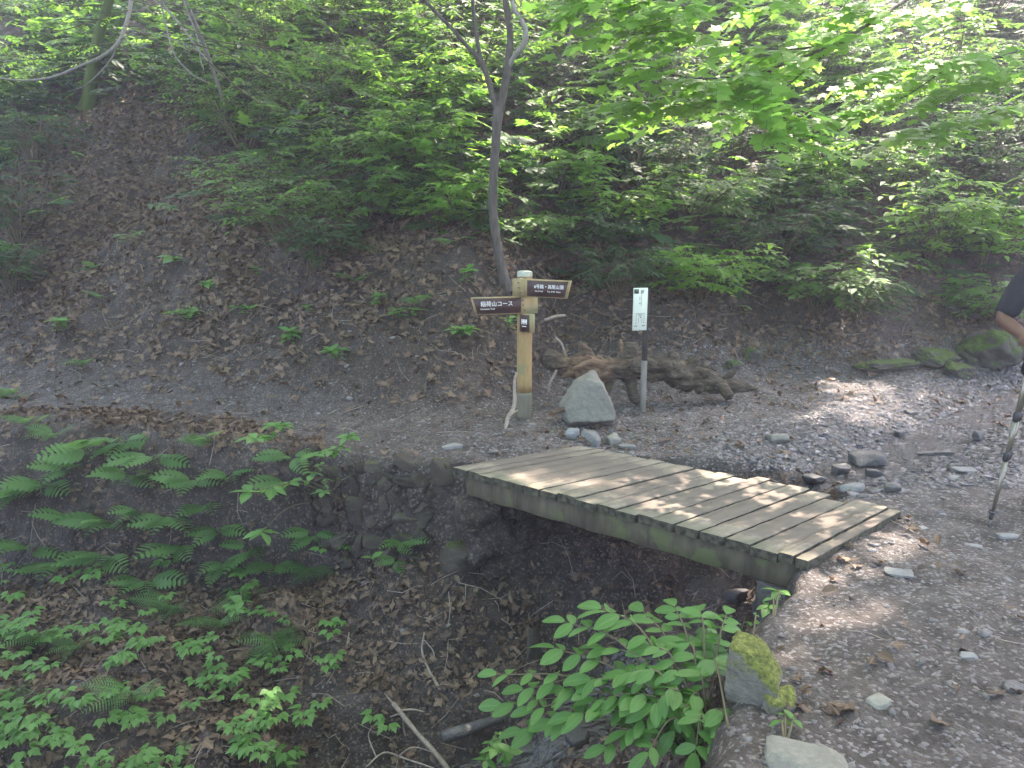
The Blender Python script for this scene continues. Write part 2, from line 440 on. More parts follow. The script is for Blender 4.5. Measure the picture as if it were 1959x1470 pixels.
M['grey_rock'] = mat_rock('grey_rock', (.085, .085, .08), (.21, .21, .20), .0, 10, .7)
M['moss'] = mat_plain('moss', (.075, .115, .02), .95, .1, 0, .6, 45, 1.0)

# ------------------------------------------------------------------ terrain meshes
def axis(segs):
    out = [segs[0][0]]
    for a, b, d in segs:
        k = max(1, int(round((b - a) / d))); out += list(np.linspace(a, b, k + 1)[1:])
    return np.array(out)
gx = axis([(-40, -16, 1.5), (-16, -8, .3), (-8, -4.2, .09), (-4.2, 4.6, .03), (4.6, 8, .09), (8, 16, .3), (16, 40, 1.5)])
gy = axis([(-12, 0, .8), (0, 1.6, .1), (1.6, 6.6, .03), (6.6, 9.5, .06), (9.5, 14, .12), (14, 24, .4), (24, 30, 1)])
XX, YY = np.meshgrid(gx, gy)
ZZ, RD, DF, SD = terrain(XX, YY, True, True)
# roughness of banks: push vertices sideways a little
jx = .035 * fbm(XX * 9 + ZZ * 7, YY * 9, 51, 3) * sstep(0, .1, RD) * (np.abs(gx[1] - gx[0]) > 0)
jy = .05 * fbm(XX * 9, YY * 9 - ZZ * 8, 52, 3) * sstep(0, .1, RD)
near = (np.abs(XX) < 5) & (YY > 1.6) & (YY < 6.6)
PX = XX + jx * near; PY = YY + jy * near
tintg = np.clip(1 - sstep(-.1, .55, DF) - .85 * sstep(0, .15, RD), 0, 1)
tintg = np.clip(tintg + 0.35 * fbm(XX * 1.5, YY * 1.5, 61, 3) * (tintg > .05), 0, 1)
tintg = tintg * (1 - .30 * (1 - sstep(-.6, .5, XX))) * (1 - .5 * sstep(-.35, .1, DF) * (XX < .3))
tintg = np.maximum(tintg, np.where((RD < .05) & (DF < .4), 1 + 1.0 * (1 - sstep(.12, .85, SD + .5 * fbm(XX * 2.5, YY * 2.5, 64, 3))), 0) * (SD < 1.2))
nx, ny = len(gx), len(gy)
I = np.arange((ny - 1) * (nx - 1)); ci = I // (nx - 1); cj = I % (nx - 1)
v0 = ci * nx + cj
quads = np.stack([v0, v0 + 1, v0 + nx + 1, v0 + nx], -1)
cR = (RD[:-1, :-1] + RD[1:, 1:]).ravel() / 2; cD = (DF[:-1, :-1] + DF[1:, 1:]).ravel() / 2
cX = (XX[:-1, :-1]).ravel()
allV = np.stack([PX, PY, ZZ], -1).reshape(-1, 3); allT = tintg.ravel()
def ground_part(name, mask):
    q = quads[mask]; used, inv = np.unique(q, return_inverse=True)
    g = Geo(); g.add(allV[used], inv.reshape(-1, 4), None, allT[used])
    return tag(g.build(name, M['ground']), kind='structure')
reg = np.where(cR > 0, 2, np.where(cD > .05, 1, 0))
ground_part('footpath', reg == 0)
ground_part('hillside', reg == 1)
ground_part('gully_terrain', reg == 2)

# stream water
def ribbon(name, cl, widths, zoff, mat):
    P = spline([(x, y, 0) for x, y in cl], 10); W = np.interp(np.linspace(0, 1, len(P)), np.linspace(0, 1, len(widths)), widths)
    tn = unit(np.gradient(P, axis=0)); sd = np.stack([-tn[:, 1], tn[:, 0], 0 * tn[:, 0]], -1)
    zc = terrain(P[:, 0], P[:, 1]); zc = np.minimum.accumulate(np.maximum(zc, -2)) + zoff
    k = 9; u = np.linspace(-1, 1, k)
    V = P[:, None, :] + sd[:, None, :] * (u[None, :] * W[:, None])[..., None]
    V[..., 2] = zc[:, None] + .012 * fbm(V[..., 0] * 9, V[..., 1] * 9, 71, 3)
    V[..., 2] = np.minimum(V[..., 2], terrain(V[..., 0], V[..., 1]) + .04)
    m = len(P); i = np.arange(m - 1)[:, None] * k; j = np.arange(k - 1)[None, :]
    Q = np.stack([i + j, i + j + 1, i + k + j + 1, i + k + j], -1).reshape(-1, 4)
    g = Geo(); g.add(V.reshape(-1, 3), Q); return tag(g.build(name, mat), kind='structure')
m, t = new_mat('stream_water'); n = N(t); p = n.pos()
hgt = n.math('ADD', n.noise(p, 22, 4), n.math('MULTIPLY', n.noise(n.mapping(p, (1, 1, .4)), 70, 3), .4))
fo = n.ramp(n.noise(n.mapping(p, (1, 1, .35)), 26, 5, .7), [(.60, (.010, .009, .008)), (.74, (.40, .40, .42))])
n.out(n.bsdf(fo, .07, .8, n.bump(hgt, 1.0, .05)).outputs[0]); M['water'] = m
m, t = new_mat('still_water'); n = N(t); p = n.pos()
n.out(n.bsdf((.022, .019, .016), .06, .8, n.bump(n.noise(p, 24, 4), .8, .04)).outputs[0]); M['still_water'] = m
ribbon('stream_water', STREAM[:9], [.75, .55, .42, .28, .12, .16, .2, .2], .014, M['water'])
ribbon('stream_water', STREAM[8:], [.2, .24, .3, .3, .3], .035, M['still_water'])

# ------------------------------------------------------------------ footbridge
def wood_mat(name, pale, brown, green, dirt=.6):
    m, t = new_mat(name); n = N(t)
    uv = n('UVMap').outputs[0]; p = n.pos(); tint = n.attr('tint')
    off = n('CombineXYZ'); n.link(n.math('MULTIPLY', tint, 37.0), off.inputs[2])
    va = n('VectorMath', operation='ADD'); n.link(uv, va.inputs[0]); n.link(off.outputs[0], va.inputs[1])
    g1 = n.noise(n.mapping(va.outputs[0], (3.2, 70, 1)), 1.0, 6, .65, .4)
    g2 = n.noise(n.mapping(va.outputs[0], (9, 190, 1)), 1.0, 3, .6)
    col = n.ramp(g1, [(.25, tuple(c * .55 for c in pale)), (.5, pale), (.8, tuple(min(1, c * 1.25) for c in pale))])
    col = n.mix(n.math('MULTIPLY', tint, .45), col, tuple(c * .62 for c in pale))
    sep = n('SeparateXYZ'); n.link(uv, sep.inputs[0])                 # trodden earth down the middle
    wear = n.math('MULTIPLY', n.math('MULTIPLY', sep.outputs[0], n.math('SUBTRACT', 1.0, sep.outputs[0])), 3.2)
    dn = n.math('ADD', n.noise(p, 5.5, 5, .6), n.math('MULTIPLY', n.noise(p, 38, 4), .28))
    dm = n.ramp(n.math('ADD', n.math('MULTIPLY', wear, .40), n.math('SUBTRACT', dn, .30)), [(.44, (0, 0, 0)), (.56, (1, 1, 1))])
    col = n.mix(n.math('MULTIPLY', dm, dirt), col, brown)
    gm = n.ramp(n.math('SUBTRACT', n.math('ADD', n.noise(p, 7, 5), .12), n.math('MULTIPLY', sep.outputs[0], 2.2)), [(.35, (0, 0, 0)), (.6, (1, 1, 1))])
    col = n.mix(n.math('MULTIPLY', gm, .65), col, green)
    sc = n.ramp(n.noise(n.mapping(va.outputs[0], (26, 120, 1)), 1, 2), [(.68, (0, 0, 0)), (.74, (1, 1, 1))])
    col = n.mix(n.math('MULTIPLY', sc, .55), col, tuple(c * .25 for c in brown))
    ends = n.math('MULTIPLY', sep.outputs[0], -4.0, clamp=True)  # weathered end grain, and plank sides darkened to paint shade into the gaps
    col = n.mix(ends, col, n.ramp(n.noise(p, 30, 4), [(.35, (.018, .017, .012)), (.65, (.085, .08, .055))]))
    h = n.math('ADD', g1, n.math('MULTIPLY', g2, .5))
    n.out(n.bsdf(col, .8, .25, n.bump(h, .8, .006)).outputs[0]); return m
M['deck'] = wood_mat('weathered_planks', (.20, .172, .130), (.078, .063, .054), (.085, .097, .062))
M['beam'] = mat_bark('stained_beam', (.038, .033, .023), (.155, .135, .088), .15, 12, .85, (.09, .10, .045))
M['nail'] = mat_plain('rusty_nail', (.11, .09, .08), .5, .5, .6)
ZB = .045
cL, cB, cR_, cF = [at_z(x, y, ZB) for x, y in ((866, 893), (1106, 853), (1733, 973), (1549, 1073))]
bridge = thing('wooden_footbridge', 'low plank footbridge of grey weathered boards crossing the gully', 'bridge', (*(cL + cB + cR_ + cF)[:2] / 4, 0))
ws = np.array([1.0, .8, .85, .95, 1.05, .95, .9, 1.05, 1.1, 1.0, 1.0, .8, 1.05, 1.1, 1.1, 1.05, 1.1, .62, .55]); ed = np.concatenate([[0], np.cumsum(ws / ws.sum())])
deck = Geo(); nails = []; r = np.random.default_rng(5)
for k in range(len(ws)):
    gap = .0015 if k not in (12, 14) else .003
    s0, s1 = ed[k] + gap, ed[k + 1] - gap
    e0, e1 = r.normal(0, .006), r.normal(0, .010)
    if k < 2: e1 += .02
    dz = r.normal(0, .004); tl = r.normal(0, .004); th = .048; tt = r.random()
    if k == 11: e1 += .05
    if k == 15: e1 -= .10
    if k >= 17: e1 -= .05
    nl = 16; secs = []
    for i in range(nl + 1):
        u = e0 + (1 + e1 - e0) * i / nl
        a = (cL + (cF - cL) * s0) * (1 - u) + (cB + (cR_ - cB) * s0) * u
        b = (cL + (cF - cL) * s1) * (1 - u) + (cB + (cR_ - cB) * s1) * u
        w1 = .0022 * math.sin(i * 1.9 + k * 3); w2 = .0022 * math.sin(i * 1.4 + k * 5)
        if i in (0, nl): w1 += .002; w2 += .002
        ac = unit(b - a); ch = .0028; zz = dz + tl * (u - .5) + .0012 * math.sin(i * 2.3 + k)
        pr = lambda q, z: q + np.array([0, 0, z + zz])
        secs.append((u, [pr(a + ac * w1, -th), pr(a + ac * w1, -ch), pr(a + ac * (w1 + ch), 0), pr(a * .5 + b * .5, .001), pr(b - ac * (w2 + ch), 0), pr(b - ac * w2, -ch), pr(b - ac * w2, -th)]))
    def strip(ids, side):
        V = []; UV = []; m_ = len(ids)
        for u, pts in secs:
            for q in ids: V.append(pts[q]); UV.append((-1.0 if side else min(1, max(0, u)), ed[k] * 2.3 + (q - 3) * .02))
        Q = [(i * m_ + q, i * m_ + q + 1, (i + 1) * m_ + q + 1, (i + 1) * m_ + q) for i in range(nl) for q in range(m_ - 1)]
        deck.add(np.array(V), Q, None, tt, np.array(UV))
    strip([1, 2, 3, 4, 5], False); strip([0, 1], True); strip([5, 6], True); strip([6, 0], True)  # the side strips take the painted gap shade
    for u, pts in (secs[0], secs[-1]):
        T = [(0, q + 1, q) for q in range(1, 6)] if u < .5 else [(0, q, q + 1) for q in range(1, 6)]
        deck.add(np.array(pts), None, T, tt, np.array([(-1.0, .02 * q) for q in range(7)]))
    for u in (.07, .52, .9):
        for f_ in (.28, .72):
            if r.random() < .2: continue
            ss = ed[k] + (ed[k + 1] - ed[k]) * f_
            pc = (cL + (cF - cL) * ss) * (1 - u) + (cB + (cR_ - cB) * ss) * u + np.array([r.normal(0, .006), r.normal(0, .006), dz + .0035])
            nails.append(pc)
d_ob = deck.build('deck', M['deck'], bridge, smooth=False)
ng = Geo(); V_, T_ = ico(1); ng.add(V_ * np.array([.006, .006, .0025]), None, T_); nail0 = None
for pc in nails:
    if nail0 is None: nail0 = ng.build('nail', M['nail'], d_ob); q = nail0
    else: q = nail0.copy(); COL.objects.link(q)
    q.location = pc - np.array(bridge.location)
def beam(u, s0, s1, w, h, top, nm):
    g = Geo(); P = []
    for s_ in np.linspace(s0, s1, 24): P.append((cL + (cF - cL) * s_) * (1 - u) + (cB + (cR_ - cB) * s_) * u)
    P = np.array(P); dirv = unit(P[-1] - P[0]); sd = np.array([-dirv[1], dirv[0], 0]); V = []; c = .008
    for i, pp in enumerate(P):
        jz = .004 * math.sin(i * 1.7)
        for (a, b) in ((-w + c, 0), (-w, -c), (-w, -h + c), (-w + c, -h), (w - c, -h), (w, -h + c), (w, -c), (w - c, 0)):
            V.append(pp + sd * (a + jz * .5) + np.array([0, 0, top - ZB + b + jz * (b < -.05)]))
    Q = []; T = []; k8 = 8
    for i in range(len(P) - 1):
        for q in range(k8): Q.append((i * k8 + q, i * k8 + (q + 1) % k8, (i + 1) * k8 + (q + 1) % k8, (i + 1) * k8 + q))
    e = (len(P) - 1) * k8
    for q in range(1, k8 - 1): T += [(0, q + 1, q), (e, e + q, e + q + 1)]
    g.add(np.array(V), Q, T); return g.build(nm, M['beam'], bridge, smooth=False)
beam(.075, .03, .985, .045, .135, ZB - .052, 'beam')
beam(.5, .02, .985, .045, .135, ZB - .052, 'beam')
beam(.94, .02, .985, .045, .135, ZB - .052, 'beam')

# stone footings under the two bridge ends
M['concrete'] = mat_rock('earth_stained_concrete', (.022, .018, .014), (.06, .05, .04), .2, 6, .95)
def footing(name, label, c, half, ang, mat, seed):
    g = Geo(); Vb, Tb = ico(5)
    s_ = np.sign(Vb) * np.abs(Vb) ** .2; s_ /= np.max(np.abs(s_), axis=1, keepdims=True) ** .75
    W = s_ * np.array(half); W += unit(Vb) * (.075 * noise3(W + seed, 5, seed)[:, None])
    W = W @ rotz(ang) + np.array(c)
    g.add(W, None, Tb); return tag(g.build(name, M[mat], None, True, c), label, 'footing')
dirb = unit(cB - cL); angb = math.atan2(dirb[1], dirb[0])
pc = cL + unit(cF - cL) * .17; ft = thing('bridge_footing', 'rough pile of dark earthy stones under the far end of the footbridge', 'footing', (pc[0], pc[1], -.5)); r = np.random.default_rng(8)
for i, (q, z, w, hh) in enumerate([(.02, -.24, .15, .11), (.28, -.23, .17, .10), (.58, -.24, .18, .11), (.86, -.25, .15, .11), (.12, -.42, .18, .13), (.46, -.41, .19, .12), (.78, -.43, .18, .13), (.3, -.58, .2, .12), (.66, -.58, .2, .12)]):
    c_ = pc + (cB - cL) * q + unit(cF - cL) * (.02 * (z + .25) * -4); V, T = rock((w * 1.1, .12, hh * 1.2), 700 + i, None, 6, 5, .30, angb, 14); g = Geo(); g.add(V + np.array([c_[0], c_[1] + .03, z]), None, T, r.random() * .4); g.build('stone', M['ground'], ft)
pc = (cF * .5 + cR_ * .5) - unit(cF - cL) * .10
footing('bridge_footing', 'dark stone footing under the near end of the footbridge by the sunlit path', (pc[0], pc[1], -.37), (.55, .14, .23), math.atan2(*(unit(cR_ - cF)[[1, 0]])), 'dark_rock', 4)

# ------------------------------------------------------------------ direction signpost
M['post'] = mat_bark('yellow_post_wood', (.23, .15, .06), (.42, .29, .13), .05, 22, .7, (.2, .19, .09))
M['post_foot'] = mat_bark('grey_post_wood', (.13, .12, .085), (.24, .225, .165), .25, 20, .85, (.13, .14, .08))
M['plank'] = mat_bark('pale_board_wood', (.27, .20, .09), (.45, .35, .18), .12, 18, .7, (.26, .25, .13))
M['plate'] = mat_plain('brown_plate', (.052, .026, .024), .45, .4, 0, .12)
M['white'] = mat_plain('white_lettering', (.80, .80, .76), .5, .3, 0, .03)
M['cap'] = mat_plain('post_cap', (.34, .36, .29), .5, .5, .2)
M['steel'] = mat_plain('bolt_steel', (.12, .11, .10), .45, .5, .7)
sp = at_z(1003, 797, -.0); sp[2] = gz(sp[0], sp[1])
PR = .0645
post = thing('direction_signpost', 'yellow wooden direction post with three brown trail signs', 'signpost', sp)
topz = at_y(1001, 521, sp[1])[2]
def lathe_post(name, z0, z1, mat, r0, r1, parent, dome=False):
    g = Geo(); zs = list(np.linspace(z0, z1, 14)); rs = list(np.linspace(r0, r1, 14))
    if dome: zs += [z1 + .008, z1 + .012]; rs += [r1 - .008, r1 - .02]
    tube(g, [(sp[0], sp[1], z) for z in zs], rs, 24, .5, True); return g.build(name, mat, parent)
zc = at_y(1003, 750, sp[1])[2]
pole = lathe_post('post', zc, topz - .035, M['post'], PR, PR * .97, post)
lathe_post('post_foot', sp[2] - .12, zc, M['post_foot'], PR * 1.0, PR, post)
lathe_post('post_cap', topz - .035, topz, M['cap'], PR * 1.01, PR * .985, post, True)
g = Geo(); box(g, (sp[0] - .03, sp[1] - PR * .92, topz - .07), rotz(R(-25)), (.014, .006, .022), .5, .003); g.build('number_tag', M['white'], post)

def text_mesh(name, body, size, mat, parent, O, ux, uz, align='LEFT'):
    """flat lettering standing on a board: O is the left end of its base line, ux along the line, uz up"""
    c = bpy.data.curves.new(name, 'FONT'); c.body = body; c.size = size; c.align_x = align; c.extrude = .0006; c.resolution_u = 3
    tmp = bpy.data.objects.new(name, c); COL.objects.link(tmp)
    me = bpy.data.meshes.new_from_object(tmp.evaluated_get(bpy.context.evaluated_depsgraph_get()))
    bpy.data.objects.remove(tmp); me.materials.clear(); me.materials.append(mat)
    co = np.empty(len(me.vertices) * 3, np.float32); me.vertices.foreach_get('co', co); co = co.reshape(-1, 3)
    off = np.zeros(3); q = parent
    while q is not None: off += np.array(q.location); q = q.parent
    nrm = np.cross(ux, uz)
    W = np.asarray(O) + co[:, :1] * ux + co[:, 1:2] * uz + co[:, 2:3] * nrm - off
    me.vertices.foreach_set('co', W.astype(np.float32).ravel()); me.update()
    o = bpy.data.objects.new(name, me); COL.objects.link(o); o.parent = parent; return o
def prism(g, outline, O, ux, uz, depth, tint=.5):
    """outline (x, z) on the plane O/ux/uz, thickness depth behind it"""
    nrm = np.cross(ux, uz); m = len(outline); A = np.array([np.asarray(O) + x * ux + z * uz for x, z in outline]); B = A - nrm * depth
    T = []
    for k in range(1, m - 1): T += [(0, k, k + 1), (m, m + k + 1, m + k)]
    Q = [(k, m + k, m + (k + 1) % m, (k + 1) % m) for k in range(m)]
    g.add(np.concatenate([A, B]), Q, T, tint)
UZ = np.array([0, 0, 1.0])
def arm(label, yaw, z, h, x0, x1, cut, plate0, plate1, texts, front):
    ux = np.array([math.cos(yaw), math.sin(yaw), 0]); nrm = np.cross(ux, UZ)
    O = np.array([sp[0], sp[1], z]) + nrm * front
    g = Geo()
    ol = [(x0, -h / 2), (x1, -h / 2), (x1, h / 2), (x0, h / 2)]
    if cut < 0: ol = [(x0 + .04, -h / 2), (x1, -h / 2), (x1, h / 2), (x0, h / 2)]
    if cut > 0: ol = [(x0, -h / 2), (x1 - .035, -h / 2), (x1, h / 2), (x0, h / 2)]
    prism(g, ol, O, ux, UZ, .034)
    b = g.build('sign_board', M['plank'], post, smooth=False)
    if label: b['label'] = label
    g = Geo(); e = .008
    pl = [(plate0, -h / 2 + e), (plate1, -h / 2 + e), (plate1, h / 2 - e), (plate0, h / 2 - e)]
    if cut < 0: pl = [(plate0 + .038, -h / 2 + e), (plate1, -h / 2 + e), (plate1, h / 2 - e), (plate0, h / 2 - e)]
    if cut > 0: pl = [(plate0, -h / 2 + e), (plate1 - .032, -h / 2 + e), (plate1, h / 2 - e), (plate0, h / 2 - e)]
    prism(g, pl, O + nrm * .004, ux, UZ, .0035)
    pl_o = g.build('name_plate', M['plate'], b, smooth=False)
    for body, size, tx, tz in texts: text_mesh('lettering', body, size, M['white'], b, O + nrm * .0052 + ux * tx + UZ * tz, ux, UZ)
    for bx, bz in ((-.02, h * .28), (.0, -h * .3), (-.015, 0)) if cut else (): 
        Vs, Ts = ico(2); g = Geo(); g.add(O + ux * (bx + .02 * (1 if cut > 0 else -1)) + UZ * bz + Vs * .007, None, Ts); g.build('bolt', M['steel'], b)
    for bx, bz in ((plate0 + .045 if cut < 0 else plate0 + .01, h / 2 - .018), (plate1 - .045 if cut > 0 else plate1 - .01, -h / 2 + .018), (plate1 - .012, h / 2 - .018), (plate0 + .012 if cut >= 0 else plate0 + .05, -h / 2 + .018)):
        Vs, Ts = ico(1); g = Geo(); g.add(O + nrm * .004 + ux * bx + UZ * bz + Vs * .0045, None, Ts); g.build('screw', M['steel'], b)
    return b
za = at_y(1000, 549, sp[1])[2]; zb = at_y(1000, 582, sp[1])[2]; zs_ = at_y(1010, 616, sp[1])[2]
arm('upper trail sign pointing to the summit', R(-30), za, .142, -.055, .47, 1, .085, .455, [('6号路・高尾山頂', .0355, .150, .004), ('No.6 Trail', .017, .158, -.026), ('Top of Mt. Takao', .017, .268, -.026)], PR + .045)
arm('lower trail sign pointing left', R(16), zb, .142, -.475, .09, -1, -.462, -.055, [('稲荷山コース', .046, -.40, .0), ('Inariyama Trail', .020, -.40, -.03)], PR + .012)
sb = arm('small brown sign below the two long ones', R(-30), zs_, .155, .0, .125, 0, .004, .094, [], PR + .022)
ux = np.array([math.cos(R(-30)), math.sin(R(-30)), 0]); nrm = np.cross(ux, UZ); O = np.array([sp[0], sp[1], zs_]) + nrm * (PR + .0275)
g = Geo()
for k in range(4): box(g, O + ux * (.026 + k * .014) + UZ * .012, np.stack([ux, nrm, UZ]), (.004, .0008, .020))
box(g, O + ux * (.047) + UZ * .012, np.stack([ux, nrm, UZ]), (.024, .0006, .004)); box(g, O + ux * (.047) + UZ * -.026, np.stack([ux, nrm, UZ]), (.020, .0006, .003))
g.build('lettering', M['white'], sb, smooth=False)

# ------------------------------------------------------------------ white notice board on a thin stake
M['board'] = mat_plain('white_board', (.62, .66, .55), .55, .35, 0, .06, 12)
M['ink'] = mat_plain('dark_print', (.06, .075, .065), .6)
M['stake'] = mat_bark('dark_stake', (.03, .027, .025), (.075, .068, .06), .0, 30)
M['stake_foot'] = mat_bark('pale_stake', (.14, .13, .11), (.27, .25, .22), .0, 26)
ip = at_z(1229, 791, 0); ip[2] = gz(ip[0], ip[1])
notice = thing('notice_board', 'narrow white notice board on a thin dark stake beside the log', 'notice board', ip)
zt = at_y(1232, 556, ip[1])[2]; zm = at_y(1232, 690, ip[1])[2]
yw = R(14); ux = np.array([math.cos(yw), math.sin(yw), 0]); nrm = np.cross(ux, UZ)
g = Geo(); box(g, (ip[0], ip[1], (zm + zt) / 2), np.stack([ux, nrm, UZ]), (.019, .019, (zt - zm) / 2), .5, .004); g.build('stake', M['stake'], notice, smooth=False)
g = Geo(); box(g, (ip[0], ip[1], (zm + ip[2] - .1) / 2), np.stack([ux, nrm, UZ]), (.021, .021, (zm - ip[2] + .1) / 2), .5, .004); g.build('stake_foot', M['stake_foot'], notice, smooth=False)
b0 = at_y(1224.5, 592, ip[1] - .03); hw, hh = .0640, .180
g = Geo(); box(g, b0, np.stack([ux, nrm, UZ]), (hw, .006, hh), .5, .002); bo = g.build('board', M['board'], notice, smooth=False)
g = Geo(); O = b0 + nrm * .0068; fr = np.stack([ux, nrm, UZ])
def ink(x, z, w, h): box(g, O + ux * x + UZ * z, fr, (w, .0006, h))
ink(-.040, .152, .021, .019)
for k in range(3): ink(.004 + k * .010, .155, .003, .008); ink(.004 + k * .010, .140, .003, .004)
ink(.008, .085, .0012, .055); ink(.008, .136, .0035, .004); ink(.008, .130, .0022, .003)
for z in (.104, .092, .080): ink(-.008, z, .003, .003)
ink(-.006, .05, .004, .006)
for z, w in ((-.035, .042), (-.042, .020), (-.049, .018), (-.056, .02)): ink(0, z, w, .0012)
ink(0.003, -.068, .005, .005); ink(-.036, -.07, .001, .035); ink(.036, -.07, .001, .035); ink(-.014, -.095, .001, .02); ink(.016, -.095, .001, .02)
ink(-.036, -.118, .003, .004); ink(.034, -.114, .003, .004)
for k in range(4): ink(-.05 + k * .007, -.142, .0022, .004); ink(.022 + k * .007, -.140, .0025, .004)
g.build('print', M['ink'], bo, smooth=False)

# ------------------------------------------------------------------ standing boulder and the small stones at its foot
def stone(name, label, px, py, size, mat, seed, rot=0., planes=None, sink=.25, npl=9, group=None, z=None, cat='stone', sub=4, tint=.5, rough=.05, tilt=None, soft=18):
    p = hit(px, py) if z is None else at_z(px, py, z)
    V, T = rock(size, seed, planes, npl, sub, rough, rot, soft)
    if tilt: V = V @ np.array(Matrix.Rotation(tilt[1], 3, tilt[0]).transposed())
    g = Geo(); lo = V[:, 2].min(); zz = p[2] - lo - sink * size[2]
    g.add(V + np.array([p[0], p[1], zz]), None, T, tint)
    return tag(g.build(name, M[mat], None, True, (p[0], p[1], p[2])), label, cat, group)
# triangular slab: side planes from the outline seen in the picture, plus front and back
bpl = [(-.86, -.1, .50, .72), (-.55, 0, .83, .86), (.88, 0, .42, .66), (.35, -.2, .93, .93), (.985, 0, -.15, .94), (-.97, -.1, -.25, .98), (0, -1, .22, .75), (.35, -.9, .1, .8), (-.4, -.9, .15, .82), (0, 1, .1, .9), (0, 0, -1, .9), (.05, -.4, -.95, .85)]
stone('boulder', 'knee-high triangular grey-green boulder standing beside the signpost', 1128, 812, (.235, .17, .225), 'boulder', 12, 0, bpl, .12, cat='boulder', sub=6, rough=.10, soft=30)
stone('stone', 'small rounded whitish stone at the foot of the triangular boulder', 1094, 838, (0.061, 0.055, 0.051), 'grey_rock', 21, .3, sink=.3, tint=1)
stone('stone', 'tilted slab-like grey stone between whitish stone and bridge end', 1131, 850, (0.089, 0.060, 0.064), 'grey_rock', 26, -.5, sink=.3, npl=5, tint=.35)
stone('stone', 'angular pale split stone right of the tilted slab', 1172, 848, (0.064, 0.051, 0.047), 'boulder', 28, .4, sink=.3, npl=5, tint=.7)
stone('stone', 'flat dark stone lying at the corner of the footbridge boards', 1198, 858, (0.072, 0.043, 0.017), 'grey_rock', 29, .2, sink=.2, npl=5, tint=.3)
stone('stone', 'flat pale stone half buried in left-hand path', 862, 856, (0.085, 0.051, 0.017), 'grey_rock', 31, .5, sink=.5, npl=6, tint=.7)
stone('stone', 'greenish stone half buried in the wet grit behind the bridge', 1488, 845, (0.085, 0.060, 0.043), 'boulder', 33, .1, sink=.4, npl=6)
# stones in the stream
for k, (lb, px, py, sz, mt, rt) in enumerate([
    ('long dark wet rock lying across the stream above the bridge', 1658, 893, (0.125, 0.078, 0.047), 'dark_rock', .15),
    ('flat blue-grey stone beside the bridge edge in the stream', 1630, 940, (0.098, 0.058, 0.020), 'grey_rock', .1),
    ('dark block of rock in the middle of the small cascade', 1612, 912, (0.066, 0.047, 0.031), 'dark_rock', .4),
    ('small dark rock below the long wet rock', 1672, 915, (0.055, 0.039, 0.027), 'dark_rock', -.2),
    ('dark rock at the lip of the cascade by the bridge', 1555, 928, (0.078, 0.055, 0.031), 'dark_rock', .6),
    ('flat brown stone on the right bank of the stream', 1790, 872, (0.156, 0.039, 0.017), 'dark_rock', .05),
    ('pale flat stone right of the flat brown stone', 1845, 905, (0.078, 0.047, 0.014), 'grey_rock', .2),
    ('small pointed dark rock in the wet grit upstream', 1720, 838, (0.051, 0.039, 0.027), 'dark_rock', .4),
    ('dark rock standing in the shallow water upstream of others', 1742, 795, (0.055, 0.039, 0.023), 'dark_rock', .3),
    ('low brown rock in wet grit near the trekking poles', 1868, 845, (0.047, 0.039, 0.039), 'dark_rock', .7),
    ('dark wedge of rock at the right rim of the stream', 1706, 940, (0.047, 0.035, 0.023), 'dark_rock', -.3),
    ('bluish flat stone on the trail below the stream', 1822, 918, (0.043, 0.031, 0.009), 'grey_rock', .8)]):
    stone('stream_stone', lb, px, py, tuple(np.array(sz) * 1.12), mt, 60 + k, rt, sink=-.35, npl=7, group='stones in the stream')
for k, (lb, px, py, sz, rt, mt) in enumerate([
    ('smooth pale oval stone on the trail below the pole tips', 1930, 1028, (0.061, 0.036, 0.014), 0, 'grey_rock'),
    ('flat grey stone on the trail right of the bridge end', 1862, 1046, (0.043, 0.029, 0.009), -.6, 'grey_rock'),
    ('wide slate slab sunk in the trail in front of the bridge end', 1718, 1098, (0.065, 0.036, 0.011), -.35, 'grey_rock'),
    ('grey stone half sunk on the lower trail between sun flecks', 1850, 1258, (0.036, 0.025, 0.014), .3, 'grey_rock'),
    ('brownish stone at the worn edge of the lower trail', 1678, 1352, (0.040, 0.029, 0.022), .5, 'boulder'),
    ('dark flat rock at the lower right border of the trail', 1938, 1322, (0.054, 0.029, 0.022), .1, 'dark_rock'),
    ('small pale stone left of the sunk grey trail stone', 1662, 1268, (0.020, 0.014, 0.010), .2, 'grey_rock'),
    ('greyish flat stone beside the last bridge board', 1760, 1012, (0.043, 0.022, 0.007), .2, 'grey_rock')]):
    stone('trail_stone', lb, px, py, sz, mt, 90 + k, rt, sink=.5, npl=7, group='stones in the trail', tint=.7)
# rocks of the near bank
stone('mossy_rock', 'big rounded rock capped with yellow-green moss beside foreground shrub', 1445, 1325, (0.112, 0.10, 0.12), 'moss_rock', 41, 1.1, sink=.2, npl=9, cat='rock', sub=5, rough=.12, soft=9)
stone('mossy_rock', 'small mossy rock just under the bigger moss-capped rock', 1490, 1352, (0.068, 0.056, 0.043), 'moss_rock', 42, .2, sink=.3, npl=7, cat='rock')
stone('flat_rock', 'flat greenish rock at the bottom edge of the near bank', 1538, 1468, (0.118, 0.081, 0.031), 'boulder', 43, -.35, sink=.3, npl=6, cat='rock')
stone('wet_rock', 'dark wet rock beside the water under the bridge', 1462, 1178, (0.081, 0.068, 0.093), 'dark_rock', 46, .2, sink=.3, cat='rock')
stone('wet_rock', 'broad dark rock splitting the stream under the bridge', 1405, 1150, (0.074, 0.056, 0.050), 'dark_rock', 47, .5, sink=.3, cat='rock')
stone('wet_rock', 'purplish wet boulder in the stream bed behind shrub leaves', 1108, 1425, (0.087, 0.074, 0.062), 'dark_rock', 48, .5, sink=.3, cat='rock')
